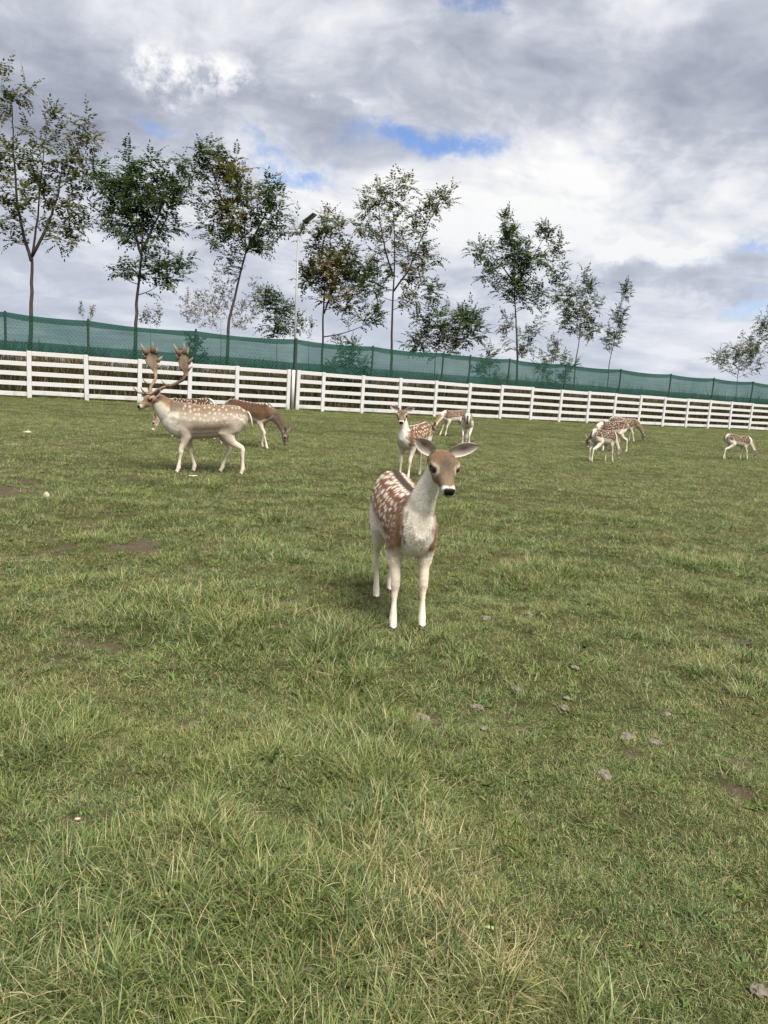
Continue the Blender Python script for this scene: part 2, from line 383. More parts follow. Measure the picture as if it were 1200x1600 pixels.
def scatter(y0, y1, dens, margin=1.3, slope=0.60):
    W = slope * y1 + margin; n = int((y1 - y0) * 2 * W * dens)
    x = rng.uniform(-W, W, n); y = rng.uniform(y0, y1, n)
    k = np.abs(x) < slope * y + margin; return x[k], y[k]
PX, PY, PI_, PS, PD, PT, TL = [], [], [], [], [], [], []
def add_pts(x, y, idx, s, dry, tilt):
    PX.append(x); PY.append(y); PI_.append(idx); PS.append(s); PD.append(dry); PT.append(tilt)
for (y0, y1, dens, sc) in ((0.7, 3.2, 2200, 0.75), (3.2, 6.0, 850, 0.98), (6.0, 9.5, 330, 1.25)):
    x, y = scatter(y0, y1, dens)
    so, st, lu = soil_map(x, y), straw_map(x, y), lush_map(x, y)
    keep = rng.rand(len(x)) > so * 0.66
    x, y, so, st, lu = x[keep], y[keep], so[keep], st[keep], lu[keep]
    u = rng.rand(len(x)); idx = np.where(rng.rand(len(x)) < 0.62, rng.randint(0, 4, len(x)), rng.randint(4, 7, len(x)))
    idx = np.where(u < lu * 0.55, rng.randint(7, 11, len(x)), idx)
    u2 = rng.rand(len(x)); idx = np.where(u2 < np.clip(st - 0.40, 0, 1) * 0.45, rng.randint(11, 15, len(x)), idx)
    u3 = rng.rand(len(x)); idx = np.where(u3 < 0.07, rng.randint(15, 17, len(x)), idx); idx = np.where(u3 < 0.022, rng.randint(26, 29, len(x)), idx)
    idx = np.where(u3 > 0.905, rng.randint(17, 20, len(x)), idx)
    s = sc * rng.uniform(0.7, 1.2, len(x)) * (0.72 + 0.52 * lu) * (1 - 0.5 * so)
    add_pts(x, y, idx, s, st, rng.normal(0, 0.18, (len(x), 2)))
x, y = scatter(9.5, 20, 75, 2.0)
so, st, lu = soil_map(x, y), straw_map(x, y), lush_map(x, y); keep = (rng.rand(len(x)) > so * 0.8)
x, y, so, st, lu = x[keep], y[keep], so[keep], st[keep], lu[keep]
add_pts(x, y, rng.randint(23, 26, len(x)), rng.uniform(0.7, 1.2, len(x)) * (0.85 + 0.45 * lu), st, rng.normal(0, 0.1, (len(x), 2)))
x, y = scatter(20, 62, 11, 3.0, 0.62)
fs = fence_side(x, y); keep = (fs < 2.0); x, y = x[keep], y[keep]
so, st, lu = soil_map(x, y), straw_map(x, y), lush_map(x, y); keep = (rng.rand(len(x)) > so * 0.75) ; x, y, st = x[keep], y[keep], st[keep]
add_pts(x, y, rng.randint(20, 23, len(x)), rng.uniform(0.75, 1.3, len(x)), st, rng.normal(0, 0.05, (len(x), 2)))
sf = rng.uniform(-8, 58, 1500); of = rng.normal(0.05, 0.22, 1500); q_ = FA[None, :2] + sf[:, None] * FD[None, :2] + of[:, None] * FN[None, :2]
add_pts(q_[:, 0], q_[:, 1], rng.randint(7, 15, 1500), rng.uniform(0.8, 1.9, 1500), rng.uniform(0, .6, 1500), rng.normal(0, 0.15, (1500, 2)))
x = np.concatenate(PX); y = np.concatenate(PY); idx = np.concatenate(PI_).astype(np.int32); s = np.concatenate(PS); dr = np.concatenate(PD); tl = np.concatenate(PT)
me = bpy.data.meshes.new('grass'); me.vertices.add(len(x))
me.vertices.foreach_set('co', np.stack([x, y, gz(x, y)], 1).astype(np.float32).ravel())
a = me.attributes.new('variant', 'INT', 'POINT'); a.data.foreach_set('value', idx)
set_f(me, 'size', s); set_f(me, 'gdry', dr)
a = me.attributes.new('turn', 'FLOAT_VECTOR', 'POINT'); a.data.foreach_set('vector', np.stack([tl[:, 0], tl[:, 1], rng.uniform(0, 2 * PI, len(x))], 1).astype(np.float32).ravel())
grass_mat, t, out = mat('grass_blades')
tone = t.attr('tone'); dry = t.attr('dry'); gd = t.attr('gdry', 'INSTANCER')
pn = t.noise(t.pos(), 1.7, 5, 0.6)
green = t.mix(tone, (0.018, 0.050, 0.008), (0.170, 0.228, 0.044))
green = t.mix(t.step(pn, 0.35, 0.7), green, t.mix(tone, (0.014, 0.050, 0.012), (0.122, 0.205, 0.050)))
straw = t.mix(tone, (0.25, 0.205, 0.085), (0.54, 0.47, 0.27))
dd = t.m('MAXIMUM', dry, t.mul(t.step(gd, 0.38, 1.15), t.step(tone, 0.55, 1.0, 0.08, 0.75)))
tipdry = t.mul(t.step(t.attr('tip'), 0.6, 1.0), t.step(tone, 0.3, 0.9, 0.0, 0.5))
dd = t.m('MAXIMUM', dd, tipdry)
colr = t.mix(dd, green, straw)
pb = t.new('ShaderNodeBsdfPrincipled'); t.put(pb.inputs['Base Color'], colr); pb.inputs['Roughness'].default_value = 0.55; pb.inputs['Specular IOR Level'].default_value = 0.35
tr = t.new('ShaderNodeBsdfTranslucent'); t.put(tr.inputs[0], colr)
ms = t.new('ShaderNodeMixShader'); ms.inputs[0].default_value = 0.28; t.l.new(pb.outputs[0], ms.inputs[1]); t.l.new(tr.outputs[0], ms.inputs[2]); t.l.new(ms.outputs[0], out.inputs[0])
src = bpy.data.collections.new('grass_sources')
for k, m_ in enumerate(VAR):
    m_.materials.append(grass_mat); o = bpy.data.objects.new('blade_tuft_%03d' % k, m_); src.objects.link(o)
ng = bpy.data.node_groups.new('grass_scatter', 'GeometryNodeTree')
ng.interface.new_socket('Geometry', in_out='INPUT', socket_type='NodeSocketGeometry'); ng.interface.new_socket('Geometry', in_out='OUTPUT', socket_type='NodeSocketGeometry')
G = NT(ng); gi = G.new('NodeGroupInput'); go = G.new('NodeGroupOutput')
ci = G.new('GeometryNodeCollectionInfo'); ci.inputs['Collection'].default_value = src; ci.inputs['Separate Children'].default_value = True; ci.inputs['Reset Children'].default_value = True
iop = G.new('GeometryNodeInstanceOnPoints')
def named(nm, typ):
    n = G.new('GeometryNodeInputNamedAttribute', data_type=typ); n.inputs['Name'].default_value = nm; return n.outputs['Attribute']
G.l.new(gi.outputs[0], iop.inputs['Points']); G.l.new(ci.outputs[0], iop.inputs['Instance']); iop.inputs['Pick Instance'].default_value = True
G.l.new(named('variant', 'INT'), iop.inputs['Instance Index'])
e2r = G.new('FunctionNodeEulerToRotation'); G.l.new(named('turn', 'FLOAT_VECTOR'), e2r.inputs[0]); G.l.new(e2r.outputs[0], iop.inputs['Rotation'])
G.l.new(named('size', 'FLOAT'), iop.inputs['Scale']); G.l.new(iop.outputs[0], go.inputs[0])
grass = link('grass', me, grass_mat); grass['kind'] = 'stuff'
md = grass.modifiers.new('scatter', 'NODES'); md.node_group = ng
print('grass points', len(x))

# ------------------------------------------------------------------ white rail fence
rng = np.random.RandomState(7); random.seed(7)
white_mat, t, out = mat('whitewashed_timber')
p = t.obj(); po = t.pos()
sz = t.new('ShaderNodeSeparateXYZ'); t.l.new(po, sz.inputs[0])
ng_ = t.noise(t.vmul(po, (1.2, 1.2, 9.0)), 3.0, 6, 0.65); nb = t.noise(po, 2.6, 6, 0.7); nf = t.noise(po, 30.0, 4, 0.7)
dirt = t.mul(t.step(sz.outputs[2], 0.05, 0.42, 1.0, 0.10), t.step(nb, 0.44, 0.68))
wear = t.m('MAXIMUM', t.mul(t.step(ng_, 0.52, 0.72), 0.6), t.mul(t.step(t.noise(po, 0.9, 5, 0.7), 0.5, 0.75), 0.4))
c = t.mix(t.step(nf, 0.3, 0.7), (0.44, 0.445, 0.45), (0.54, 0.54, 0.54))
c = t.mix(wear, c, (0.42, 0.40, 0.37))
c = t.mix(t.mul(dirt, 0.8), c, (0.30, 0.25, 0.19))
principled(t, out, c, 0.75, 0.25, ng_, 0.3, 0.004)
net_post_mat, t, out = mat('dark_green_post_paint'); principled(t, out, t.mix(t.noise(t.pos(), 8.0), (0.016, 0.040, 0.032), (0.03, 0.06, 0.05)), 0.5)
wire_mat, t, out = mat('coated_wire'); principled(t, out, (0.03, 0.075, 0.06), 0.5)
FH = 1.80
def fpt(s, off=0.0, z=0.0): q = FA + FD * s + FN * off; return np.array([q[0], q[1], z])
MF = np.stack([FD, FN, np.array([0, 0, 1.0])], 1)
fence = empty('rail_fence', fpt(20), 'long white five rail timber fence closing the far side of the deer field', 'fence')
def cpar(o, par):
    o.parent = par; o.matrix_parent_inverse = par.matrix_world.inverted(); return o
bpy.context.view_layer.update()
def rough_box(sx, sy, sz, bev=0.006):
    bm = bmesh.new(); bmesh.ops.create_cube(bm, size=1.0)
    for v in bm.verts: v.co = Vector((v.co.x * sx, v.co.y * sy, v.co.z * sz))
    bmesh.ops.bevel(bm, geom=bm.edges[:], offset=bev, segments=1, affect='EDGES')
    m_ = bpy.data.meshes.new('timber'); bm.to_mesh(m_); bm.free(); return m_
posts = []
s = -6 * 2.1 + 1.12
while s < 60:
    if abs(s - 11.62) < 1.0: posts += [11.80, 12.27]
    else: posts.append(s)
    s += 2.085
posts = sorted(posts)
post_me = rough_box(0.165, 0.12, FH + 0.04, 0.008); post_me.materials.append(white_mat)
def put(name, me_, s_, off, z, par, rx=0.0, sx=1.0):
    o = bpy.data.objects.new(name, me_); C.objects.link(o)
    q = fpt(s_, off, z)
    Rm = Matrix((( FD[0], FN[0], 0), (FD[1], FN[1], 0), (0, 0, 1))).to_4x4()
    o.parent = par
    o.matrix_local = Matrix.Translation(Vector(q) - par.location) @ Rm @ Matrix.Rotation(rx, 4, 'Y') @ Matrix.Diagonal((sx, 1, 1, 1))
    return o
for q in posts: put('post', post_me, q, 0.0, (FH + 0.04) / 2 - 0.02 + float(gz(*fpt(q)[:2])), fence, rng.normal(0, 0.011))
rail_me = rough_box(1.0, 0.05, 0.168, 0.006); rail_me.materials.append(white_mat)
for a_, b_ in zip(posts[:-1], posts[1:]):
    if b_ - a_ < 1: continue
    Ln = b_ - a_ - 0.165 - 0.004
    for k in range(5):
        z = 0.175 + k * (FH - 0.09 - 0.175) / 4 + rng.normal(0, 0.012) + float(gz(*fpt((a_ + b_) / 2)[:2]))
        put('rail', rail_me, (a_ + b_) / 2, 0.004, z, fence, rng.normal(0, 0.006), Ln)

mb = MB(); q_ = fpt(12.035, 0.02) - np.array(fence.location); mb.tube([q_ + [0, 0, -.05], q_ + [0, 0, FH + .02]], 0.075, 14); link('pipe', mb.mesh('pipe'), white_mat, fence, True)
# ------------------------------------------------------------------ green shade net on chain link behind it
NOFF = 0.55; NT0, NT1 = 1.74, 3.22
netf = empty('shade_net_fence', fpt(20, NOFF), 'green shade netting over chain link strung on thin posts above the white fence', 'net fence')
bpy.context.view_layer.update()
def s_of(px, off):
    base = FA + FN * off; n = FN; y = 600 + 54 * px / 1200
    d = ray(px, y); tt = ((base - O) @ n) / (d @ n); return float(((O + d * tt) - base) @ FD)
net_mat, t, out = mat('green_shade_netting')
uvp = t.attr('along', out='Fac'); hgt = t.attr('height', out='Fac')
cx = t.new('ShaderNodeCombineXYZ'); t.put(cx.inputs[0], t.mul(uvp, 0.35)); t.put(cx.inputs[1], t.mul(hgt, 16.0))
stre = t.noise(cx.outputs[0], 1.0, 5, 0.7)
big = t.noise(t.pos(), 0.8, 4, 0.6)
op = t.add(0.66, t.add(t.mul(t.sub(stre, 0.5), 0.50), t.mul(t.sub(big, 0.5), 0.25)))
op = t.m('MINIMUM', op, 0.95)
nc = t.mix(stre, (0.015, 0.074, 0.051), (0.030, 0.110, 0.078))
df = t.new('ShaderNodeBsdfDiffuse'); t.put(df.inputs[0], nc)
tl_ = t.new('ShaderNodeBsdfTranslucent'); t.put(tl_.inputs[0], nc)
m1 = t.new('ShaderNodeMixShader'); m1.inputs[0].default_value = 0.45; t.l.new(df.outputs[0], m1.inputs[1]); t.l.new(tl_.outputs[0], m1.inputs[2])
tp = t.new('ShaderNodeBsdfTransparent'); tp.inputs[0].default_value = (0.78, 0.93, 0.90, 1)
m2 = t.new('ShaderNodeMixShader'); t.put(m2.inputs[0], op); t.l.new(tp.outputs[0], m2.inputs[1]); t.l.new(m1.outputs[0], m2.inputs[2]); t.l.new(m2.outputs[0], out.inputs[0])
nps = [s_of(px, NOFF) for px in (-260, -120, 10, 138, 304, 459, 578, 687, 729, 790, 878, 963, 1041, 1108, 1169, 1230, 1280, 1320)]
s0, s1 = nps[0], nps[-1]
def top_at(s_):
    """net top sags a little between posts"""
    for a_, b_ in zip(nps[:-1], nps[1:]):
        if a_ <= s_ <= b_:
            u = (s_ - a_) / (b_ - a_); return NT1 - 0.085 * (b_ - a_) / 4.5 * 4 * u * (1 - u) + 0.03 * math.sin(a_ * 3.1) * (1 - u) + 0.03 * math.sin(b_ * 3.1) * u
    return NT1
def sheet(name, zlo, zhi, off, m_, par, nr=10, amp=0.03):
    ss = np.arange(s0, s1 + 0.01, 0.16); V = []; F = []; al = []; hh = []
    for i, s_ in enumerate(ss):
        tp_ = top_at(s_)
        for k in range(nr + 1):
            u = k / nr; z = zlo(tp_) * (1 - u) + zhi(tp_) * u
            o_ = off + amp * float(perlin(s_ * 1.3, z * 1.1, 40)) + amp * 0.5 * float(perlin(s_ * 0.5, z * 5, 41))
            V.append(fpt(s_, o_, z) - np.array(par.location)); al.append(s_); hh.append(z)
    m = nr + 1
    for i in range(len(ss) - 1):
        for k in range(nr): F.append((i * m + k, (i + 1) * m + k, (i + 1) * m + k + 1, i * m + k + 1))
    me = pymesh(name, V, F); set_f(me, 'along', al); set_f(me, 'height', hh)
    return link(name, me, m_, par, True)
sheet('net', lambda tp_: NT0, lambda tp_: tp_, NOFF + 0.05, net_mat, netf)
sheet('hem', lambda tp_: tp_ - 0.20 - 0.03 * math.sin(tp_ * 40), lambda tp_: tp_ + 0.01, NOFF + 0.075, net_mat, netf, 3, 0.02)
sheet('lower_fold', lambda tp_: NT0 - 0.02, lambda tp_: NT0 + 0.42 + 0.35 * (NT1 - tp_), NOFF + 0.085, net_mat, netf, 4, 0.025)
for q in nps:
    mb = MB(); r_ = 0.045 if abs(q - nps[5]) > 0.1 else 0.075
    mb.tube([fpt(q, NOFF, -0.1 if abs(q - nps[5]) > 0.1 else 1.62) - np.array(netf.location), fpt(q, NOFF, NT1 + 0.06) - np.array(netf.location)], r_, 8, True, FD)
    link('post', mb.mesh('post'), net_post_mat, netf, False)
mb = MB(); pitch = 0.17; zlo, zhi = NT0, NT1 - 0.12
H_ = zhi - zlo; k = s0 - H_
def strip(a, b, wd):
    d = b - a; d = d / np.linalg.norm(d); sd_ = np.cross(d, FN) * wd / 2; nn = FN * wd / 2; b0 = len(mb.v)
    mb.v += [a + sd_, a - sd_ * 0.5 + nn, a - sd_ * 0.5 - nn, b + sd_, b - sd_ * 0.5 + nn, b - sd_ * 0.5 - nn]
    mb.f += [(b0, b0 + 1, b0 + 4, b0 + 3), (b0 + 1, b0 + 2, b0 + 5, b0 + 4), (b0 + 2, b0, b0 + 3, b0 + 5)]
PL = np.array(netf.location)
while k < s1:
    strip(fpt(k, NOFF - 0.05, zlo) - PL, fpt(k + H_, NOFF - 0.05, zhi) - PL, 0.0075)
    strip(fpt(k + H_, NOFF - 0.058, zlo) - PL, fpt(k, NOFF - 0.058, zhi) - PL, 0.0075)
    k += pitch
cl = link('chain_link', mb.mesh('chain_link'), wire_mat, netf); cl['kind'] = 'stuff'

# ------------------------------------------------------------------ lamp post
lamp_metal, t, out = mat('galvanised_pole'); principled(t, out, t.mix(t.noise(t.pos(), 6.0), (0.20, 0.21, 0.22), (0.29, 0.295, 0.305)), 0.45, 0.4)
lamp_dark, t, out = mat('dark_lamp_housing'); principled(t, out, (0.035, 0.038, 0.042), 0.4)
lens_mat, t, out = mat('lamp_lens'); principled(t, out, (0.22, 0.23, 0.24), 0.15, 0.5)
q0 = fpt(s_of(459, 0.75), 0.80); yl = q0[1]
top = at(466, 362, yl); top = np.array([q0[0] + (top[0] - q0[0]) * 0.9, yl, top[2]])
lp = empty('street_lamp', (q0[0], q0[1], 0), 'pale street lamp pole with one dark tilted floodlight head behind the fence', 'street lamp')
bpy.context.view_layer.update()
L0 = np.array([q0[0], q0[1], 0])
mb = MB(); mb.tube([np.zeros(3) - [0, 0, 0.1], (top - L0)], [0.06, 0.045], 14); link('pole', mb.mesh('pole'), lamp_metal, lp, True)
hd = at(484, 341, yl - 0.15) - L0
mb = MB(); tt = top - L0
mb.tube([tt + [0, 0, -0.10], tt + [0, 0, 0.10]], 0.085, 14); link('collar', mb.mesh('collar'), lamp_metal, lp, True)
mb = MB(); mb.tube([tt + [0, 0, 0.0], tt + [0.06, -0.02, 0.18], tt + [0.2, -0.05, 0.36], hd * 0.75 + (tt + [0.2, -0.05, 0.36]) * 0.25], 0.04, 10); link('arm', mb.mesh('arm'), lamp_metal, lp, True)
ax = np.array([0.72, -0.25, 0.55]); ax /= np.linalg.norm(ax); sx_ = np.array([0.3, 0.95, 0.02]); sx_ -= ax * (sx_ @ ax); sx_ /= np.linalg.norm(sx_); nz = np.cross(ax, sx_)
MH = np.stack([ax, sx_, nz], 1)
bm = bmesh.new(); bmesh.ops.create_cube(bm, size=1.0)
for v in bm.verts:
    tp_ = 0.8 if v.co.x < 0 else 1.0
    v.co = Vector((v.co.x * 0.64, v.co.y * 0.40 * tp_, v.co.z * (0.13 if v.co.x < 0 else 0.08)))
bmesh.ops.bevel(bm, geom=bm.edges[:], offset=0.02, segments=2, affect='EDGES')
me = bpy.data.meshes.new('lamp_head'); bm.to_mesh(me); bm.free()
M4 = Matrix([[*MH[i], hd[i]] for i in range(3)] + [[0, 0, 0, 1]])
o = link('lamp_head', me, lamp_dark, lp); o.matrix_local = M4
mb = MB(); mb.box((0.06, 0, -0.055 if nz[2] > 0 else 0.055), 0.42, 0.26, 0.02); o2 = link('lens', mb.mesh('lens'), lens_mat, o)
for k in range(5):
    mb = MB(); mb.box((-0.18 + 0.0, -0.1 + 0.05 * k, 0.06 if nz[2] > 0 else -0.06), 0.2, 0.012, 0.05); link('cooling_fin', mb.mesh('cooling_fin'), lamp_dark, o)

# ------------------------------------------------------------------ trees
bark_mat, t, out = mat('bark')
nb = t.noise(t.vmul(t.pos(), (14, 14, 2.5)), 1.5, 5, 0.6)
principled(t, out, t.mix(nb, (0.030, 0.025, 0.022), (0.105, 0.090, 0.078)), 0.9, 0.15, nb, 0.6, 0.02)
leaf_mat, t, out = mat('leaflets')
lc = t.attr('leafcol', out='Color')
pb = t.new('ShaderNodeBsdfPrincipled'); t.put(pb.inputs['Base Color'], lc); pb.inputs['Roughness'].default_value = 0.6; pb.inputs['Specular IOR Level'].default_value = 0.18
tr = t.new('ShaderNodeBsdfTranslucent'); t.put(tr.inputs[0], t.mix(1.0, lc, (1.2, 1.3, 0.7), 'MULTIPLY'))
ms = t.new('ShaderNodeMixShader'); ms.inputs[0].default_value = 0.35; t.l.new(pb.outputs[0], ms.inputs[1]); t.l.new(tr.outputs[0], ms.inputs[2]); t.l.new(ms.outputs[0], out.inputs[0])
COLS = {'dark': [(0.028, 0.056, 0.018), (0.040, 0.072, 0.022), (0.058, 0.084, 0.024)],
        'olive': [(0.062, 0.080, 0.020), (0.088, 0.100, 0.026), (0.105, 0.090, 0.026), (0.045, 0.062, 0.018)],
        'autumn': [(0.115, 0.090, 0.024), (0.10, 0.090, 0.026), (0.135, 0.092, 0.027), (0.07, 0.078, 0.022)],
        'pale': [(0.27, 0.22, 0.14), (0.22, 0.19, 0.11), (0.32, 0.25, 0.16), (0.16, 0.14, 0.075)]}
def unit(v): return v / (np.linalg.norm(v) + 1e-9)
class Crown:
    def __init__(s): s.V = []; s.F = []; s.C = []
    def leaflet(s, p, d, n, Ln, wd, col):
        side = unit(np.cross(d, n)); b = len(s.V)
        s.V += [p, p + d * Ln * 0.5 + side * wd * 0.5 - n * wd * 0.12, p + d * Ln - n * Ln * 0.1, p + d * Ln * 0.5 - side * wd * 0.5 - n * wd * 0.12]
        s.F.append((b, b + 1, b + 2, b + 3)); s.C += [col] * 4
    def frond(s, p, d, Ln, pairs, ll, lw, col, rg, droop=0.9):
        up = np.array([0, 0, 1.0]); q = p.copy(); dd = unit(d); st = Ln / pairs
        for i in range(pairs + 1):
            u = i / pairs
            dd = unit(dd - up * droop * 0.16 * (0.3 + u)); nrm = unit(up - dd * (up @ dd) + rg.normal(0, 0.12, 3)); sd_ = unit(np.cross(dd, nrm))
            q2 = q + dd * st
            if i < pairs:
                b = len(s.V); s.V += [q + sd_ * 0.004, q - sd_ * 0.004, q2 - sd_ * 0.004, q2 + sd_ * 0.004]; s.F.append((b, b + 1, b + 2, b + 3)); s.C += [tuple(np.array(col) * 0.9)] * 4
            k = 0.55 + 0.9 * math.sin(PI * (0.12 + 0.8 * u)) * 0.5
            cc = tuple(np.array(col) * rg.uniform(0.8, 1.2))
            if i:
                for sg in (-1, 1):
                    if rg.rand() < 0.9: s.leaflet(q, unit(sd_ * sg * 0.9 + dd * 0.42 - nrm * rg.uniform(0.0, 0.35)), nrm, ll * k * rg.uniform(0.8, 1.1), lw * k, cc)
            q = q2
        s.leaflet(q, dd, nrm, ll * 0.8, lw, col)
def tree(label, name, D, trunk, blobl, r0, frond=(0.56, 6, 0.215, 0.092), cat='tree', seed=0, dens=1.0, fork=True, spacing=0.17, droop=1.25, group='young trees behind the fence', thin=1.0, simple=False, bare=0.25, stems=()):
    """trunk: photo pixels from foot to top; blobs: (px, py, rx, ry, twigs, colour) crown masses in photo pixels; D metres beyond the fence"""
    rg = np.random.RandomState(100 + seed)
    bx, by = trunk[0]
    ba = fpt(s_of(bx, D), D); yy = ba[1]
    W = lambda px, py, dy=0.0: at(px, py, yy + dy)
    path = [np.array([W(*trunk[0])[0], yy, -0.1])] + [W(*q) for q in trunk[1:]]
    path = [np.array([q[0], q[1] + rg.normal(0, 0.05) * (i > 0), q[2]]) for i, q in enumerate(path)]
    base = Vector((path[0][0], yy, 0)); B0 = np.array(base)
    # densify the trunk with a little wander
    pts = []
    for a_, b_ in zip(path[:-1], path[1:]):
        n = max(2, int(np.linalg.norm(b_ - a_) / 0.4))
        for i in range(n): pts.append(a_ + (b_ - a_) * i / n + rg.normal(0, 0.012, 3) * (len(pts) > 1))
    pts.append(path[-1]); pts = np.array(pts)
    tl_ = len(pts); rad = [r0 * (1 - 0.88 * (i / (tl_ - 1)) ** 0.8) for i in range(tl_)]
    root = empty(name, base, label, cat, group)
    mt = MB(); mt.tube(pts - B0, rad, 8)
    nodes = [(pts[i], rad[i]) for i in range(int(tl_ * bare), tl_)]
    for stp in stems:
        q_ = [W(*a_) for a_ in stp]; dep = rg.normal(0, 0.35)
        q_ = [np.array([v_[0], v_[1] + dep * i / len(q_), v_[2]]) for i, v_ in enumerate(q_)]; sp_ = []
        for a_, b_ in zip(q_[:-1], q_[1:]):
            n = max(2, int(np.linalg.norm(b_ - a_) / 0.3))
            for i in range(n): sp_.append(a_ + (b_ - a_) * i / n + rg.normal(0, 0.015, 3) * (len(sp_) > 0))
        sp_.append(q_[-1]); rr_ = np.linspace(r0 * 0.55, r0 * 0.12, len(sp_)); mt.tube([v_ - B0 for v_ in sp_], list(rr_), 6)
        nodes += [(sp_[i], rr_[i]) for i in range(2, len(sp_))]
    cr_ = Crown(); scale = yy / FPX
    jobs = []
    for bi, (px, py, rx, ry, n, colk) in enumerate(blobl):
        for i in range(int(round(n * dens * {'dark': 2.8, 'pale': 6.0, 'autumn': 2.6}.get(colk, 2.2)))):
            v = rg.normal(0, 1, 3); v = v / np.linalg.norm(v) * rg.rand() ** 0.45
            jobs.append((np.array([*W(px + v[0] * rx, py + v[1] * ry)]) + np.array([0, v[2] * rx * scale, 0]), colk))
    jobs.sort(key=lambda j: j[0][2] + rg.normal(0, 0.6))
    for tgt, colk in jobs:
        P_ = np.array([n_[0] for n_ in nodes]); rr = np.array([n_[1] for n_ in nodes])
        dv = tgt - P_; dist = np.linalg.norm(dv, axis=1)
        cost = dist + np.where(dv[:, 2] < 0.35 * dist, (0.35 * dist - dv[:, 2]) * 1.3, 0) - 5.0 * rr
        j = int(np.argmin(cost)); a_ = P_[j]; dist = dist[j]
        ctrl = a_ * 0.5 + tgt * 0.5 + np.array([0, 0, -0.10 * dist]) + unit(np.array([dv[j][0], dv[j][1], 0]) + 1e-6) * dist * 0.10 + rg.normal(0, 0.04 * dist, 3)
        n = max(4, int(dist / 0.16)); u = np.linspace(0, 1, n + 1)[:, None]
        cp = (1 - u) ** 2 * a_ + 2 * u * (1 - u) * ctrl + u ** 2 * tgt
        br = min(rr[j] * 0.7, 0.010 + 0.012 * dist) * thin; rads = np.linspace(br, 0.006 * thin, n + 1)
        step_ = max(1, n // 5); sel = list(range(0, n, step_)) + [n]
        mt.tube([cp[i] - B0 for i in sel], [rads[i] for i in sel], 5, False)
        for i in range(1, n + 1):
            if i % 2 == 0: nodes.append((cp[i], rads[i]))
        pal = COLS[colk]
        fl, prs, ll, lw = frond
        tot = dist; sp = spacing; start = max(0.0, tot - 1.15) if tot > 1.6 else tot * 0.25
        if dist < 0.25: start = 0
        k = start; sgn = 1
        while k <= tot:
            f_ = k / tot * n; i = min(int(f_), n - 1); q = cp[i] + (cp[i + 1] - cp[i]) * (f_ - i); d = unit(cp[i + 1] - cp[i])
            sd_ = unit(np.cross(d, np.array([0, 0, 1.0])) + 1e-6); ang = rg.uniform(0, 2 * PI)
            lat = sd_ * math.cos(ang) + np.cross(sd_, d) * math.sin(ang) * 0.7
            col = np.array(pal[rg.randint(len(pal))]) * rg.uniform(0.75, 1.25)
            if simple:
                for _ in range(3): cr_.leaflet(q - B0 + rg.normal(0, 0.04, 3), unit(d * 0.7 + lat + rg.normal(0, 0.5, 3)), unit(rg.normal(0, 1, 3)), ll * rg.uniform(0.6, 1.2), lw, col)
            else: cr_.frond(q - B0, unit(d * 0.62 + lat + np.array([0, 0, 0.25])), fl * rg.uniform(0.7, 1.15), prs, ll, lw, col, rg, droop)
            k += sp * rg.uniform(0.7, 1.3)
        if not simple: cr_.frond(tgt - B0, unit(cp[-1] - cp[-2]), fl, prs, ll, lw, np.array(pal[rg.randint(len(pal))]), rg, droop * 0.6)
    link('trunk', mt.mesh('trunk'), bark_mat, root, True)
    me = npmesh('crown', cr_.V, cr_.F, 4); set_col(me, 'leafcol', np.array(cr_.C))
    link('crown', me, leaf_mat, root)
    return root
tree('tallest slender tree at the left end, open feathery crown forking above the net', 'locust_tree', 3.5, [(46, 600), (48, 490), (49, 425), (50, 402), (58, 340), (62, 290), (70, 230)],
     [(40, 175, 12, 55, 4, 'olive'), (12, 150, 14, 50, 4, 'olive'), (85, 190, 12, 45, 4, 'olive'), (95, 260, 40, 42, 12, 'olive'), (135, 215, 26, 38, 6, 'olive'), (40, 260, 40, 45, 12, 'olive'), (75, 320, 55, 40, 12, 'olive'), (15, 320, 30, 45, 6, 'olive'),
      (125, 345, 34, 40, 8, 'olive'), (-15, 260, 25, 60, 6, 'olive'), (95, 370, 25, 16, 3, 'olive'), (18, 375, 18, 14, 2, 'olive'), (140, 280, 25, 30, 5, 'dark')], 0.13, stems=[[(49, 408), (36, 370), (24, 320), (16, 240), (12, 160)], [(50, 400), (72, 362), (95, 300), (100, 250)]], seed=1, thin=0.9, spacing=0.19)
tree('dense dark green tree with a ragged skirt of low twigs, second from the left', 'locust_tree', 3.5, [(209, 600), (212, 490), (214, 460), (222, 400), (222, 340), (222, 290)],
     [(222, 310, 42, 42, 26, 'dark'), (205, 262, 14, 30, 5, 'dark'), (240, 262, 14, 28, 5, 'dark'), (180, 295, 26, 26, 9, 'dark'), (270, 300, 30, 30, 10, 'dark'), (225, 350, 60, 30, 18, 'dark'), (185, 330, 22, 30, 6, 'dark'),
      (205, 425, 30, 10, 5, 'dark'), (255, 415, 26, 22, 7, 'dark'), (285, 412, 14, 20, 3, 'dark'), (262, 440, 14, 10, 3, 'dark'), (290, 265, 14, 22, 3, 'dark'), (165, 275, 10, 14, 2, 'dark')], 0.13, stems=[[(222, 400), (204, 345), (192, 300)], [(222, 392), (246, 340), (262, 300)]], seed=2)
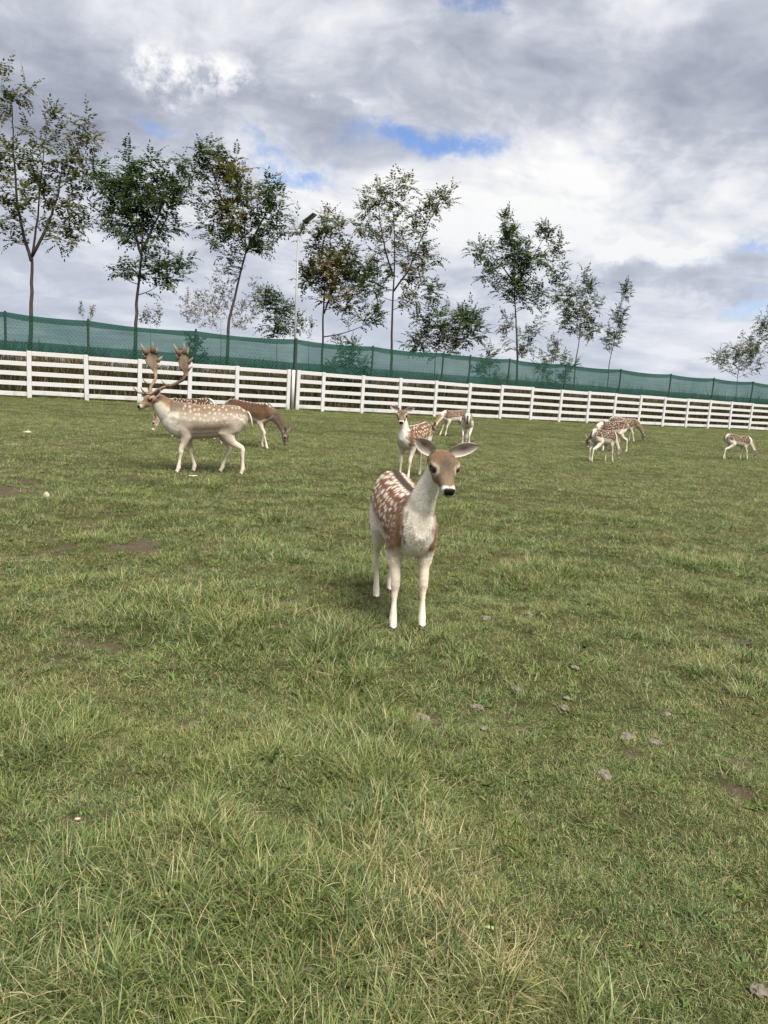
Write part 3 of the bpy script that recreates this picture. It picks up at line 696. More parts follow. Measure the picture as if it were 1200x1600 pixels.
tree('right leaning tree with a yellowing patch high in its wide crown, left of the lamp', 'locust_tree', 3.5, [(353, 600), (358, 500), (370, 450), (384, 395), (382, 340), (372, 290)],
     [(322, 250, 18, 38, 8, 'dark'), (350, 255, 26, 32, 9, 'olive'), (352, 285, 22, 34, 9, 'autumn'), (385, 300, 40, 36, 14, 'olive'), (425, 300, 20, 30, 6, 'dark'), (425, 345, 24, 34, 8, 'dark'), (375, 350, 50, 30, 16, 'olive'), (320, 320, 24, 34, 6, 'olive'),
      (400, 385, 30, 14, 5, 'dark'), (340, 365, 30, 18, 6, 'dark'), (365, 410, 12, 20, 3, 'dark'), (302, 265, 12, 20, 2, 'dark'), (345, 330, 20, 20, 5, 'autumn')], 0.12, stems=[[(384, 395), (405, 350), (424, 305)], [(381, 372), (347, 310), (324, 245)]], seed=3)
tree('browning two stemmed tree just right of the lamp post', 'locust_tree', 3.0, [(503, 600), (505, 500), (507, 450), (514, 400), (518, 360)],
     [(520, 350, 22, 26, 8, 'olive'), (500, 380, 26, 24, 9, 'olive'), (510, 415, 42, 28, 20, 'autumn'), (545, 400, 34, 34, 12, 'olive'), (480, 430, 18, 26, 6, 'dark'), (525, 455, 40, 22, 14, 'autumn'), (560, 440, 26, 30, 9, 'dark'), (580, 490, 16, 22, 5, 'dark'), (465, 350, 12, 26, 3, 'olive'), (560, 350, 18, 16, 3, 'olive'), (545, 480, 16, 20, 3, 'olive')], 0.09, stems=[[(506, 490), (522, 445), (538, 400), (552, 360)]], seed=4)
tree('tall open tree with wide arm reaching right, in the middle of the row', 'locust_tree', 3.0, [(612, 610), (613, 500), (615, 440), (617, 400), (616, 350), (610, 310)],
     [(590, 305, 22, 30, 7, 'olive'), (625, 305, 22, 28, 8, 'olive'), (700, 308, 14, 16, 5, 'olive'), (680, 315, 18, 18, 4, 'olive'), (660, 345, 28, 22, 6, 'olive'), (605, 355, 36, 28, 8, 'olive'), (568, 320, 14, 16, 3, 'olive'), (585, 430, 30, 30, 8, 'dark'), (650, 420, 26, 28, 9, 'autumn'), (668, 395, 18, 26, 5, 'dark'), (640, 460, 26, 16, 6, 'olive'), (675, 455, 20, 14, 4, 'dark'), (600, 400, 30, 24, 5, 'olive'), (640, 380, 40, 30, 5, 'olive')], 0.10, stems=[[(615, 455), (640, 420), (655, 380), (672, 340), (694, 312)], [(614, 432), (601, 390), (593, 340), (588, 295)]], seed=5, thin=0.85, spacing=0.19)
tree('low spreading bushy tree peeking over the net, right of the middle tree', 'locust_tree', 2.5, [(680, 615), (680, 560), (688, 530), (695, 505)],
     [(690, 500, 50, 22, 16, 'dark'), (735, 495, 26, 18, 9, 'dark'), (650, 535, 22, 14, 5, 'dark'), (715, 530, 36, 20, 11, 'olive'), (680, 530, 30, 18, 8, 'olive'), (745, 515, 16, 18, 4, 'dark')], 0.05, seed=6)
tree('dark dense tree with narrow spire and side arms, right of the low bushy tree', 'locust_tree', 3.0, [(810, 620), (808, 560), (806, 500), (804, 450), (800, 400), (796, 360)],
     [(795, 350, 10, 26, 7, 'dark'), (800, 395, 26, 32, 20, 'dark'), (850, 365, 16, 20, 5, 'dark'), (755, 392, 24, 16, 6, 'dark'), (830, 410, 30, 24, 12, 'dark'), (875, 385, 12, 14, 3, 'dark'), (870, 430, 20, 18, 5, 'dark'), (770, 425, 24, 24, 8, 'dark'), (805, 445, 26, 26, 16, 'dark'), (840, 460, 24, 28, 7, 'dark'), (795, 510, 14, 20, 4, 'olive'), (830, 520, 14, 24, 4, 'olive'), (812, 545, 20, 14, 4, 'olive')], 0.09, stems=[[(804, 452), (828, 412), (850, 372)], [(804, 442), (780, 412), (757, 394)]], seed=7)
tree('smaller tree with plumes swept to the right, second from the right of the middle row', 'locust_tree', 3.0, [(897, 625), (899, 570), (905, 535), (908, 500), (912, 470)],
     [(918, 440, 12, 20, 6, 'dark'), (895, 460, 18, 16, 7, 'dark'), (905, 490, 26, 24, 14, 'olive'), (930, 470, 12, 18, 4, 'dark'), (885, 500, 16, 20, 6, 'dark'), (925, 515, 16, 16, 5, 'dark'), (872, 470, 14, 12, 3, 'dark'), (910, 520, 14, 14, 4, 'olive')], 0.07, seed=8, frond=(0.50, 6, 0.19, 0.08))
tree('slim plume shaped sapling leaning right, last before the open sky', 'locust_tree', 3.0, [(948, 625), (953, 565), (958, 540), (966, 505), (975, 465)],
     [(978, 455, 7, 18, 5, 'dark'), (968, 490, 12, 18, 7, 'dark'), (958, 525, 14, 16, 7, 'dark'), (948, 535, 10, 10, 3, 'dark'), (972, 510, 10, 14, 3, 'dark')], 0.05, seed=9, frond=(0.44, 6, 0.18, 0.072))
tree('small airy tree standing alone near the right edge', 'locust_tree', 3.5, [(1150, 640), (1152, 590), (1156, 565), (1158, 545)],
     [(1155, 545, 34, 18, 12, 'olive'), (1125, 560, 20, 12, 5, 'dark'), (1175, 560, 18, 20, 6, 'olive'), (1150, 570, 24, 12, 5, 'olive')], 0.05, seed=10, frond=(0.52, 6, 0.19, 0.08))
tree('leafy tree cut off by the right edge of the picture', 'locust_tree', 3.5, [(1216, 650), (1214, 590), (1208, 550), (1206, 520)],
     [(1195, 510, 20, 22, 9, 'dark'), (1180, 540, 22, 14, 6, 'dark'), (1215, 540, 26, 30, 10, 'dark'), (1230, 500, 20, 30, 6, 'dark')], 0.07, seed=11, frond=(0.52, 6, 0.19, 0.08))
# shrubs and saplings at the net
for i, (label, D, tr, bl) in enumerate([
    ('dark leafy shrub at the foot of the lamp post', 2.0, [(432, 600), (432, 540), (434, 510)], [(432, 480, 24, 26, 14, 'dark'), (415, 470, 16, 18, 6, 'dark'), (455, 500, 14, 20, 5, 'dark'), (430, 515, 30, 12, 6, 'dark')]),
    ('dark shrub mostly hidden behind the net, right of the two stemmed tree', 1.6, [(545, 625), (546, 590), (548, 570)], [(545, 560, 26, 16, 10, 'dark'), (565, 575, 16, 14, 5, 'dark'), (522, 575, 16, 10, 4, 'dark'), (545, 540, 20, 8, 4, 'dark')]),
    ('bush with its top over the net between the spired tree and the swept tree', 2.2, [(868, 625), (868, 580), (868, 560)], [(868, 555, 18, 16, 7, 'olive'), (850, 570, 16, 14, 5, 'dark'), (885, 570, 18, 14, 5, 'dark'), (866, 530, 10, 10, 2, 'olive'), (870, 590, 26, 12, 5, 'dark')]),
    ('small twiggy bush poking over the net, left of the spired tree', 2.2, [(765, 620), (765, 575), (765, 560)], [(765, 552, 14, 9, 4, 'olive'), (760, 575, 22, 14, 6, 'dark'), (775, 590, 20, 10, 4, 'dark')]),
    ('feathery shrub behind the net just left of the leaning tree', 1.6, [(300, 600), (300, 560), (300, 545)], [(300, 535, 14, 9, 4, 'dark'), (292, 555, 16, 8, 4, 'dark'), (310, 560, 14, 8, 3, 'dark')])]):
    tree(label, 'leafy_shrub', D, tr, bl, 0.04, cat='shrub', seed=20 + i, group='shrubs along the net', frond=(0.42, 6, 0.175, 0.074))
for i, (label, D, tr, bl, sp) in enumerate([
    ('pale straw coloured willowy thicket around the leaning tree trunk', 4.5, [(345, 610), (345, 560), (345, 500)], [(300, 475, 24, 34, 16, 'pale'), (345, 450, 22, 44, 20, 'pale'), (325, 480, 30, 34, 20, 'pale'), (400, 470, 24, 40, 14, 'pale'), (375, 490, 24, 30, 12, 'pale')], 0.13),
    ('thin pale sapling behind the trunk of the dense dark tree', 4.5, [(235, 600), (235, 540), (235, 505)], [(228, 492, 14, 16, 8, 'pale'), (246, 490, 8, 20, 5, 'pale')], 0.13),
    ('two wispy weed stalks above the net between the left trees', 4.5, [(136, 590), (136, 530), (134, 505)], [(127, 482, 4, 14, 3, 'pale'), (144, 484, 3, 13, 3, 'pale')], 0.13),
    ('wispy pale weeds between the lamp and the two stemmed tree', 4.5, [(482, 600), (482, 560), (482, 530)], [(486, 508, 8, 18, 5, 'pale'), (472, 505, 6, 16, 4, 'pale'), (530, 528, 14, 8, 4, 'pale')], 0.13)]):
    tree(label, 'willowy_shrub', D, tr, bl, 0.035, cat='shrub', seed=40 + i, group='wispy pale shrubs', frond=(0.3, 5, 0.13, 0.04), simple=True, spacing=sp, thin=0.6, bare=0.05)

# ------------------------------------------------------------------ dry weeds beyond the fence
weed_mat, t, out = mat('dry_weeds')
principled(t, out, t.attr('weedcol', out='Color'), 0.85, 0.2)
V = []; F = []; CC = []
rg = np.random.RandomState(77)
def weeds(n, o0, o1, h0, h1, cols, wd, sa=-14, sb=58):
    for _ in range(n):
        s_ = rg.uniform(sa, sb); o_ = rg.uniform(o0, o1); h = rg.uniform(h0, h1) * (0.75 + 0.5 * abs(float(perlin(s_ * 0.5, o_, 60)))); b = len(V)
        base = fpt(s_, o_, -0.03); az = rg.uniform(0, PI); sd_ = np.array([math.cos(az), math.sin(az), 0]) * wd * rg.uniform(0.6, 1.3); ln = np.array([rg.normal(0, 0.22), rg.normal(0, 0.22), 0]) * h
        m_ = base + ln * 0.35 + np.array([0, 0, h * 0.55]); tp_ = base + ln + np.array([0, 0, h])
        c_ = np.array(cols[rg.randint(len(cols))]) * rg.uniform(0.6, 1.3)
        V.extend([base - sd_, base + sd_, m_ + sd_ * 0.8, m_ - sd_ * 0.8, tp_ + sd_ * 0.15, tp_ - sd_ * 0.15]); F.extend([(b, b + 1, b + 2, b + 3), (b + 3, b + 2, b + 4, b + 5)]); CC.extend([c_] * 6)
weeds(26000, 1.3, 4.6, 1.1, 1.95, [(0.16, 0.125, 0.07), (0.12, 0.105, 0.055), (0.10, 0.10, 0.04), (0.20, 0.16, 0.095), (0.075, 0.065, 0.035)], 0.024)
weeds(9000, 0.7, 2.2, 0.2, 0.65, [(0.05, 0.075, 0.022), (0.06, 0.085, 0.025), (0.08, 0.085, 0.03)], 0.014)
weeds(16000, 2.0, 4.6, 1.7, 2.3, [(0.12, 0.10, 0.055), (0.09, 0.085, 0.04), (0.15, 0.12, 0.07)], 0.03)
weeds(1500, 3.0, 5.0, 1.3, 2.3, [(0.10, 0.10, 0.045), (0.14, 0.12, 0.06), (0.055, 0.07, 0.025)], 0.02)
weeds(2600, 3.0, 6.0, 1.9, 2.9, [(0.06, 0.08, 0.03), (0.085, 0.095, 0.04), (0.05, 0.07, 0.025)], 0.03, 27, 58)
me = npmesh('dry_weeds', V, F, 4); set_col(me, 'weedcol', np.array(CC)); o = link('dry_weeds', me, weed_mat); o['kind'] = 'stuff'

# ------------------------------------------------------------------ fallow deer
coat_mats = {}
def coat_material(key, spot_scale=17.0, spot_r=0.29, spot_col=(0.62, 0.57, 0.50), spot_gain=1.0, seed=0.0):
    m, t, out = mat('deer_coat')
    base = t.attr('coat', out='Color'); mask = t.attr('spot'); rest = t.attr('rest', out='Vector')
    wv = t.vadd(t.noise(rest, 22.0, 3, 0.6, out=1), (-0.5, -0.5, -0.5))
    suv = t.attr('suv', out='Vector')
    q = t.vadd(t.vadd(suv, t.vmul(wv, (0.022, 0.022, 0.0))), (seed, seed * 0.7, 0))
    q = t.vmul(q, (1.0, 0.82, 1.0))
    vo = t.new('ShaderNodeTexVoronoi', feature='F1', voronoi_dimensions='2D'); t.put(vo.inputs['Vector'], q); vo.inputs['Scale'].default_value = spot_scale; vo.inputs['Randomness'].default_value = 0.72
    sz = t.step(t.noise(rest, 6.0, 2, 0.5), 0.3, 0.7, 0.8, 1.15)
    hair = t.noise(t.vmul(rest, (24, 60, 60)), 6.0, 4, 0.65)
    rr = t.add(vo.outputs['Distance'], t.mul(t.sub(hair, 0.5), 0.26))
    sp = t.step(rr, t.mul(sz, spot_r * 0.55), t.mul(sz, spot_r * 1.4), 0.95, 0.0)
    sp = t.mul(t.mul(sp, mask), spot_gain)
    big = t.noise(rest, 7.0, 4, 0.6)
    k = t.add(0.45, t.add(t.mul(hair, 0.80), t.mul(big, 0.32)))
    kk = t.new('ShaderNodeCombineXYZ')
    for i in range(3): t.put(kk.inputs[i], k)
    col = t.mix(1.0, base, kk.outputs[0], 'MULTIPLY')
    col = t.mix(sp, col, spot_col)
    pr = principled(t, out, col, 0.85, 0.12, hair, 0.35, 0.006)
    
    return m
eye_mat, t, out = mat('dark_wet_eye'); principled(t, out, (0.008, 0.006, 0.005), 0.08, 0.6)
hoof_mat, t, out = mat('dark_hoof'); principled(t, out, t.mix(t.noise(t.obj(), 40.0), (0.02, 0.017, 0.015), (0.06, 0.05, 0.04)), 0.6, 0.3)
antler_mat, t, out = mat('antler_bone')
na = t.noise(t.vmul(t.obj(), (30, 30, 8)), 2.0, 6, 0.7); nb = t.noise(t.obj(), 9.0, 4, 0.6)
principled(t, out, t.mix(t.step(nb, 0.3, 0.7), t.mix(na, (0.060, 0.042, 0.027), (0.165, 0.120, 0.080)), (0.22, 0.17, 0.118)), 0.65, 0.25, na, 0.5, 0.006)
ear_mat, t, out = mat('ear_skin_and_fur'); principled(t, out, t.mix(t.step(t.noise(t.obj(), 90.0, 4, 0.7), 0.2, 0.8, 0.0, 0.15), t.attr('coat', out='Color'), (0.25, 0.2, 0.16)), 0.85, 0.1)

DOE = dict(torso=[(-.505, .79, .67, .04), (-.475, .835, .625, .085), (-.40, .885, .575, .125), (-.30, .893, .535, .145), (-.17, .872, .50, .15), (-.02, .855, .475, .158), (.12, .845, .462, .156), (.24, .842, .462, .140), (.34, .832, .485, .118), (.42, .805, .54, .09), (.475, .765, .61, .05)],
           sh=(.27, .085, .66), el=(.23, .088, .47), kn=(.265, .078, .285), fe=(.268, .076, .085), ho=(.295, .076, 0), hip=(-.33, .07, .71), st=(-.215, .098, .53), ga=(-.32, .09, .41), hk=(-.425, .082, .335), hf=(-.415, .08, .085), hh=(-.385, .08, 0),
           nb=(.33, .71), nr=[(.158, .098), (.100, .063), (.067, .045), (.062, .050)], leg=1.0, head=1.0)
STAG = dict(torso=[(-.575, .85, .72, .045), (-.54, .90, .65, .09), (-.45, .955, .575, .145), (-.32, .962, .535, .168), (-.14, .945, .50, .18), (.05, .94, .478, .185), (.22, .955, .462, .178), (.36, .965, .475, .16), (.46, .955, .53, .13), (.54, .93, .61, .09), (.59, .87, .70, .045)],
            sh=(.29, .10, .72), el=(.24, .105, .50), kn=(.275, .095, .30), fe=(.28, .092, .09), ho=(.305, .092, 0), hip=(-.40, .085, .77), st=(-.265, .12, .57), ga=(-.37, .108, .44), hk=(-.475, .10, .355), hf=(-.465, .095, .09), hh=(-.435, .095, 0),
            nb=(.40, .77), nr=[(.195, .135), (.165, .11), (.115, .085), (.085, .07)], leg=1.14, head=1.08)
def seg_d(P, A, B):
    d = B - A; L2 = d @ d + 1e-12; u = np.clip(((P - A) @ d) / L2, 0, 1); q = A + u[:, None] * d; return np.linalg.norm(P - q, axis=1), u, q
def bez(a, b, c, d, n):
    u = np.linspace(0, 1, n)[:, None]; return (1 - u) ** 3 * a + 3 * u * (1 - u) ** 2 * b + 3 * u * u * (1 - u) * c + u ** 3 * d
def mixc(a, b, w): return a * (1 - w[:, None]) + np.asarray(b)[None, :] * w[:, None]
def deer(name, label, loc, head_to, pose, coat, spec=DOE, voxel=0.011, scale=1.0, hair=0, seed=0, group='fallow deer in the field', antlers=False, cat='deer', footz=(0, 0, 0, 0)):
    """loc: ground point under the middle of the trunk; head_to: world heading of the body axis; pose: poll and nose (local), feet offsets"""
    rg = np.random.RandomState(300 + seed)
    phi = math.atan2(head_to[1], head_to[0])
    root = empty(name, (loc[0], loc[1], loc[2] - .013), label, cat, group, phi); root.scale = (scale,) * 3
    mb = MB()
    # trunk rings: superellipse cross sections
    SEG = 20; b0 = 0; tor = spec['torso']
    for (x, zt, zb, w) in tor:
        zc = (zt + zb) / 2 + (zt - zb) * 0.04; 
        for k in range(SEG):
            th = 2 * PI * k / SEG; cy, cz = math.cos(th), math.sin(th)
            e = 0.86
            yy = math.copysign(abs(cy) ** e, cy) * w; hz_ = (zt - zc) if cz > 0 else (zc - zb)
            zz = math.copysign(abs(cz) ** (1.0 if cz > 0 else 0.9), cz) * hz_
            if cz > 0: yy *= 1 - 0.16 * cz
            mb.v.append(np.array([x, yy, zc + zz]))
    for i in range(len(tor) - 1):
        for k in range(SEG):
            k2 = (k + 1) % SEG; mb.f.append((i * SEG + k, i * SEG + k2, (i + 1) * SEG + k2, (i + 1) * SEG + k))
    mb.f.append(tuple(reversed(range(SEG)))); mb.f.append(tuple((len(tor) - 1) * SEG + k for k in range(SEG)))
    segs = []   # (kind, A, B)
    feet = pose.get('feet', ((0, 0), (0, 0), (0, 0), (0, 0)))
    lk = spec['leg']; hooves = []
    Y = np.array([0, 1.0, 0])
    for li, (sg, front) in enumerate(((1, 1), (-1, 1), (1, 0), (-1, 0))):
        fx, fy = feet[li][:2]; lift = feet[li][2] if len(feet[li]) > 2 else 0.0
        mk = lambda p, a, zk=0.0: np.array([p[0] + fx * a, p[1] * sg + fy * a, p[2] + zk])
        fz = footz[li] / scale + lift
        if front:
            J = [mk(spec['sh'], 0), mk(spec['el'], 0.12), mk(spec['kn'], 0.56, fz * 0.5 + lift * 0.4), mk(spec['fe'], 0.95, fz), mk(spec['ho'], 1.0, fz)]
            pts = [J[0], J[0] * .45 + J[1] * .55, J[1], J[1] * .55 + J[2] * .45, J[2] + [0, 0, .035], J[2], J[2] - [0, 0, .03], J[2] * .5 + J[3] * .5, J[3] + [0, 0, .02], J[3], J[3] * .45 + J[4] * .55 + [0, 0, .0], J[4] + [0, 0, .022]]
            ra = np.array([.050, .056, .046, .030, .026, .0270, .0200, .0140, .0195, .0225, .0195, .0235]) * lk
            rb = np.array([.105, .088, .058, .036, .029, .0290, .022, .0165, .022, .0250, .0210, .0265]) * lk
        else:
            J = [mk(spec['hip'], 0), mk(spec['st'], 0.10), mk(spec['ga'], 0.35), mk(spec['hk'], 0.62, fz * 0.5), mk(spec['hf'], 0.95, fz), mk(spec['hh'], 1.0, fz)]
            pts = [J[0], J[0] * .5 + J[1] * .5, J[1], J[1] * .45 + J[2] * .55, J[2], J[3] + [0.012, 0, .03], J[3], J[3] - [0, 0, .04], J[3] * .45 + J[4] * .55, J[4] + [0, 0, .02], J[4], J[4] * .45 + J[5] * .55, J[5] + [0, 0, .022]]
            ra = np.array([.075, .070, .055, .042, .030, .0215, .0205, .0170, .0140, .0190, .0220, .0190, .0230]) * lk
            rb = np.array([.135, .120, .088, .060, .042, .032, .029, .0235, .0170, .022, .0245, .0210, .0260]) * lk
        pts = [J[0] + np.array([.02 if front else -.01, -.055 * sg, .055])] + pts; ra = np.concatenate([[ra[0] * .45], ra]); rb = np.concatenate([[rb[0] * .5], rb])
        ra = ra * 1.06; rb = rb * 1.06
        mb.tube(pts, list(ra), 14, True, Y, list(rb))
        for a_, b_ in zip(J[:-1], J[1:]): segs.append(('fleg' if front else 'hleg', a_, b_))
        hooves.append((J[-1], J[-2]))
    # neck
    poll = np.array(pose['poll'], float); nd = np.array(pose['nose'], float); nd = unit(nd)
    nbx, nbz = spec['nb']; A0 = np.array([nbx, 0, nbz]); t0 = unit(np.array(pose.get('ntan', (0.75, 0, 0.55)), float)); t1 = unit(np.array(pose.get('ptan', (poll - A0)), float))
    dl = np.linalg.norm(poll - A0); npts = bez(A0 - t0 * 0.07, A0 + t0 * dl * 0.38, poll - t1 * dl * 0.33, poll, 9)
    nr = spec['nr']; us = np.linspace(0, 1, 9)
    rv = np.interp(us, [0, .38, .75, 1], [r_[0] for r_ in nr]); rl = np.interp(us, [0, .38, .75, 1], [r_[1] for r_ in nr])
    mb.tube(list(npts), list(rl), 18, True, Y, list(rv))
    for a_, b_ in zip(npts[2:-1], npts[3:]): segs.append(('neck', a_, b_))
    # head frame: h forward, l left, v up
    hs = spec['head']; h = nd; up0 = np.array(pose.get('hup', (0, 0, 1)), float); l = unit(np.cross(up0, h)); v = np.cross(h, l)
    MH = np.stack([h, l, v], 1)
    hc = poll + h * 0.01
    st = [(-.048, .042, .036, -.008), (-.030, .068, .050, -.008), (-.002, .079, .058, -.006), (.035, .083, .064, -.002), (.075, .079, .064, -.008), (.105, .064, .058, -.016), (.135, .049, .049, -.023), (.165, .041, .042, -.028), (.192, .0385, .037, -.031), (.214, .037, .033, -.032), (.230, .026, .022, -.032)]
    b0 = len(mb.v); SEG2 = 18
    for (s_, w_, q_, o_) in st:
        for k in range(SEG2):
            th = 2 * PI * k / SEG2; cy, cz = math.cos(th), math.sin(th)
            wy = w_ * (math.copysign(abs(cy) ** 0.85, cy)) * (1.0 if cz > 0 else 1.0 - 0.28 * abs(cz)); wz = q_ * (math.copysign(abs(cz) ** 0.9, cz))
            mb.v.append(hc + MH @ (np.array([s_, wy, wz + o_]) * hs))
    for i in range(len(st) - 1):
        for k in range(SEG2):
            k2 = (k + 1) % SEG2; mb.f.append((b0 + i * SEG2 + k, b0 + i * SEG2 + k2, b0 + (i + 1) * SEG2 + k2, b0 + (i + 1) * SEG2 + k))
    mb.f.append(tuple(b0 + k for k in reversed(range(SEG2)))); mb.f.append(tuple(b0 + (len(st) - 1) * SEG2 + k for k in range(SEG2)))
    HP = lambda s_, y_, z_: hc + MH @ (np.array([s_, y_, z_]) * hs)
    for sg in (1, -1):
        mb.ball(HP(.070, sg * .060, .030), (.034 * hs, .022 * hs, .020 * hs), 10, 8, MH)        # brow over the eye
        mb.ball(HP(.095, sg * .040, -.035), (.048 * hs, .024 * hs, .030 * hs), 10, 8, MH)       # cheek
        mb.ball(HP(.212, sg * .020, -.020), (.020 * hs, .016 * hs, .016 * hs), 8, 6, MH)        # nostril wing
    mb.ball(HP(.192, 0, -.058), (.038 * hs, .026 * hs, .014 * hs), 10, 6, MH)                   # lower lip
    segs.append(('head', HP(-.02, 0, 0), HP(.225, 0, -.03)))
    for xx in np.linspace(spec['torso'][1][0] + .06, spec['torso'][-2][0] - .06, 4): pass
    raw = mb.mesh('raw'); ro = bpy.data.objects.new('raw', raw); C.objects.link(ro)
    m1 = ro.modifiers.new('r', 'REMESH'); m1.mode = 'VOXEL'; m1.voxel_size = voxel
    m2 = ro.modifiers.new('s', 'SMOOTH'); m2.factor = 0.5; m2.iterations = int(np.clip(0.055 / voxel, 4, 10))
    dg = bpy.context.evaluated_depsgraph_get(); me = bpy.data.meshes.new_from_object(ro.evaluated_get(dg)); me.name = 'body'
    bpy.data.objects.remove(ro); bpy.data.meshes.remove(raw)
    n = len(me.vertices); P_ = np.empty(n * 3, np.float32); me.vertices.foreach_get('co', P_); P_ = P_.reshape(-1, 3).astype(float)
    N_ = np.empty(n * 3, np.float32); me.vertices.foreach_get('normal', N_); N_ = N_.reshape(-1, 3).astype(float)
    P_ -= N_ * 0.0  
    # ---- coat colours in body coordinates
    tx = [q[0] for q in tor]; ztop = np.interp(P_[:, 0], tx, [q[1] for q in tor]); zbot = np.interp(P_[:, 0], tx, [q[2] for q in tor])
    vv_ = (P_[:, 2] - zbot) / (ztop - zbot)
    inside = (P_[:, 0] > tx[0] - .05) & (P_[:, 0] < tx[-1] + .05)
    def dmin(kind):
        best = np.full(n, 9.0); uu = np.zeros(n)
        for i, (k_, a_, b_) in enumerate([s_ for s_ in segs if s_[0] == kind]):
            d_, u_, _ = seg_d(P_, a_, b_); c_ = d_ < best; best = np.where(c_, d_, best); uu = np.where(c_, i + u_, uu)
        return best, uu
    dn, un = dmin('neck'); dh, uh = dmin('head')
    nz = perlin(P_[:, 0] * 9, P_[:, 2] * 9 + P_[:, 1] * 7, 50) * 0.5 + perlin(P_[:, 0] * 22, P_[:, 2] * 22 + P_[:, 1] * 15, 51) * 0.25
    c = coat; col = np.tile(np.array(c['back']), (n, 1))
    col = mixc(col, c['side'], sm(vv_ + nz * .08, .92, .55))
    edge = c.get('edge', .34) + c.get('haunch', .0) * sm(P_[:, 0], -.15, -.42) - c.get('shoulder', .12) * sm(P_[:, 0], .08, .26)
    below = sm(vv_ + nz * 0.10, edge + .05, edge - .07)
    col = mixc(col, c['belly'], below)
    if c.get('flankdark'): col = mixc(col, c['flankdark'], np.exp(-((vv_ - .33) / .15) ** 2) * sm(P_[:, 0], -.42, -.30) * sm(P_[:, 0], .26, .12) * 1.0)
    e_lo = edge + .02 if c.get('spotlow') is None else c['spotlow']
    spot = sm((vv_ + nz * .1 - e_lo), 0, .12) * sm(P_[:, 0], c.get('spotx', .36), c.get('spotx', .36) - .12) * (np.abs(P_[:, 1]) > .030)
    # pale line along the flank and up the haunch
    ln = np.exp(-((vv_ - (edge + .035) - nz * .02) / .030) ** 2) * sm(P_[:, 0], -.30, -.22) * sm(P_[:, 0], .28, .18)
    hx = -.245 - .20 * (vv_ - .38)
    ln2 = np.exp(-((P_[:, 0] - hx - nz * .02) / .014) ** 2) * sm(vv_, .25, .36) * sm(vv_, .66, .54) 
    col = mixc(col, c['belly'], np.clip(np.maximum(ln, ln2) * c.get('line', .8), 0, 1))
    # dorsal stripe and its white rows
    topm = sm(vv_, .86, .93) * inside * sm(P_[:, 0], .50, .38)
    ay = np.abs(P_[:, 1]); broken = .55 + .45 * np.sign(np.sin(P_[:, 0] * 95 + 3 * nz))
    col = mixc(col, c['stripe'], topm * sm(ay, .028, .018) * c.get('stripe_k', 1.0))
    col = mixc(col, (0.60, .55, .49), topm * np.exp(-((ay - .040) / .010) ** 2) * np.clip(broken, .15, 1) * c.get('row', .9))
    # rump: pale patch edged in black
    rp = sm(P_[:, 0], tx[0] + .13, tx[0] + .08) * sm(P_[:, 2], .50, .58)
    col = mixc(col, (0.58, .54, .48), rp * sm(ay, .115, .085) * c.get('rumpw', 1.0)); edge_r = np.exp(-((ay - .078) / .024) ** 2) * sm(P_[:, 0], tx[0] + .17, tx[0] + .10) * sm(P_[:, 2], .62, .70)
    col = mixc(col, (0.02, .017, .015), edge_r * c.get('rump', .95))
    # legs
    for kind, zt_ in (('fleg', .50), ('hleg', .50)):
        dl_, ul_ = dmin(kind); wl = sm(dl_, .105, .055) * sm(P_[:, 2] + nz * .05, zt_ + .06, zt_ - .10)
        col = mixc(col, c['leg'], wl); spot *= 1 - wl
        fr = sm(N_[:, 0], .2, .9) * wl * sm(P_[:, 2], .16, .30)
        col = mixc(col, c['legfront'], fr * c.get('legf', .55) * (.6 + .8 * nz))
    # neck
    wn = sm(un + 0.0 * dn, .15, 1.2) * (dn < .20) * (dn < dh + .05) * (P_[:, 0] > tx[-3])
    qn = np.zeros((n, 3)); best = np.full(n, 9.0); tn = np.zeros((n, 3))
    for (k_, a_, b_) in [s_ for s_ in segs if s_[0] == 'neck']:
        d_, u_, q_ = seg_d(P_, a_, b_); cc_ = d_ < best; best = np.where(cc_, d_, best); qn[cc_] = q_[cc_]; tn[cc_] = unit(b_ - a_)
    dors = np.cross(tn, np.array([0, 1.0, 0]))
    lat = P_ - qn; lat /= (np.linalg.norm(lat, axis=1)[:, None] + 1e-6); vd = -(lat * dors).sum(1)   # +1 on the throat side
    vd = vd * (1 if pose.get('flip') is None else -1)
    ncol = np.tile(np.array(c['neckback']), (n, 1)); ncol = mixc(ncol, c['neckside'], sm(vd + nz * .2, -.75, -.1)); ncol = mixc(ncol, c['throat'], sm(vd + nz * .25, c.get('thr0', .0), c.get('thr1', .5)))
    col = col * (1 - wn[:, None]) + ncol * wn[:, None]; spot *= 1 - np.clip(wn * 1.6, 0, 1)
    # chest front
    nzs = perlin(P_[:, 1] * 70 + P_[:, 0] * 30, P_[:, 2] * 14, 55)
    ch = sm(P_[:, 0] + nz * .05, c.get('chx', .33) , c.get('chx', .33) + .06) * sm(np.abs(P_[:, 1]) + nz * .03 + nzs * .022, c.get('chy', .10), c.get('chy', .10) - .035) * sm(P_[:, 2], .86, .78) * (1 - wn) * inside * c.get('chest', 1.0)
    col = mixc(col, c['throat'], ch); spot *= 1 - ch
    # head
    L_ = (P_ - hc) @ MH / hs; wh = sm(L_[:, 0], -.075, -.035) * sm(dh, .13, .09)
    hcol = np.tile(np.array(c['face']), (n, 1)); s_, y_, z_ = L_[:, 0], np.abs(L_[:, 1]), L_[:, 2]
    hcol = mixc(hcol, c['brow'], sm(z_ + nz * .01, .028, .05) * sm(s_, .15, .03))
    hcol = mixc(hcol, c['facedark'], np.exp(-(y_ / .030) ** 2) * sm(z_, .0, .02) * np.exp(-((s_ - .090) / .045) ** 2) * .85)
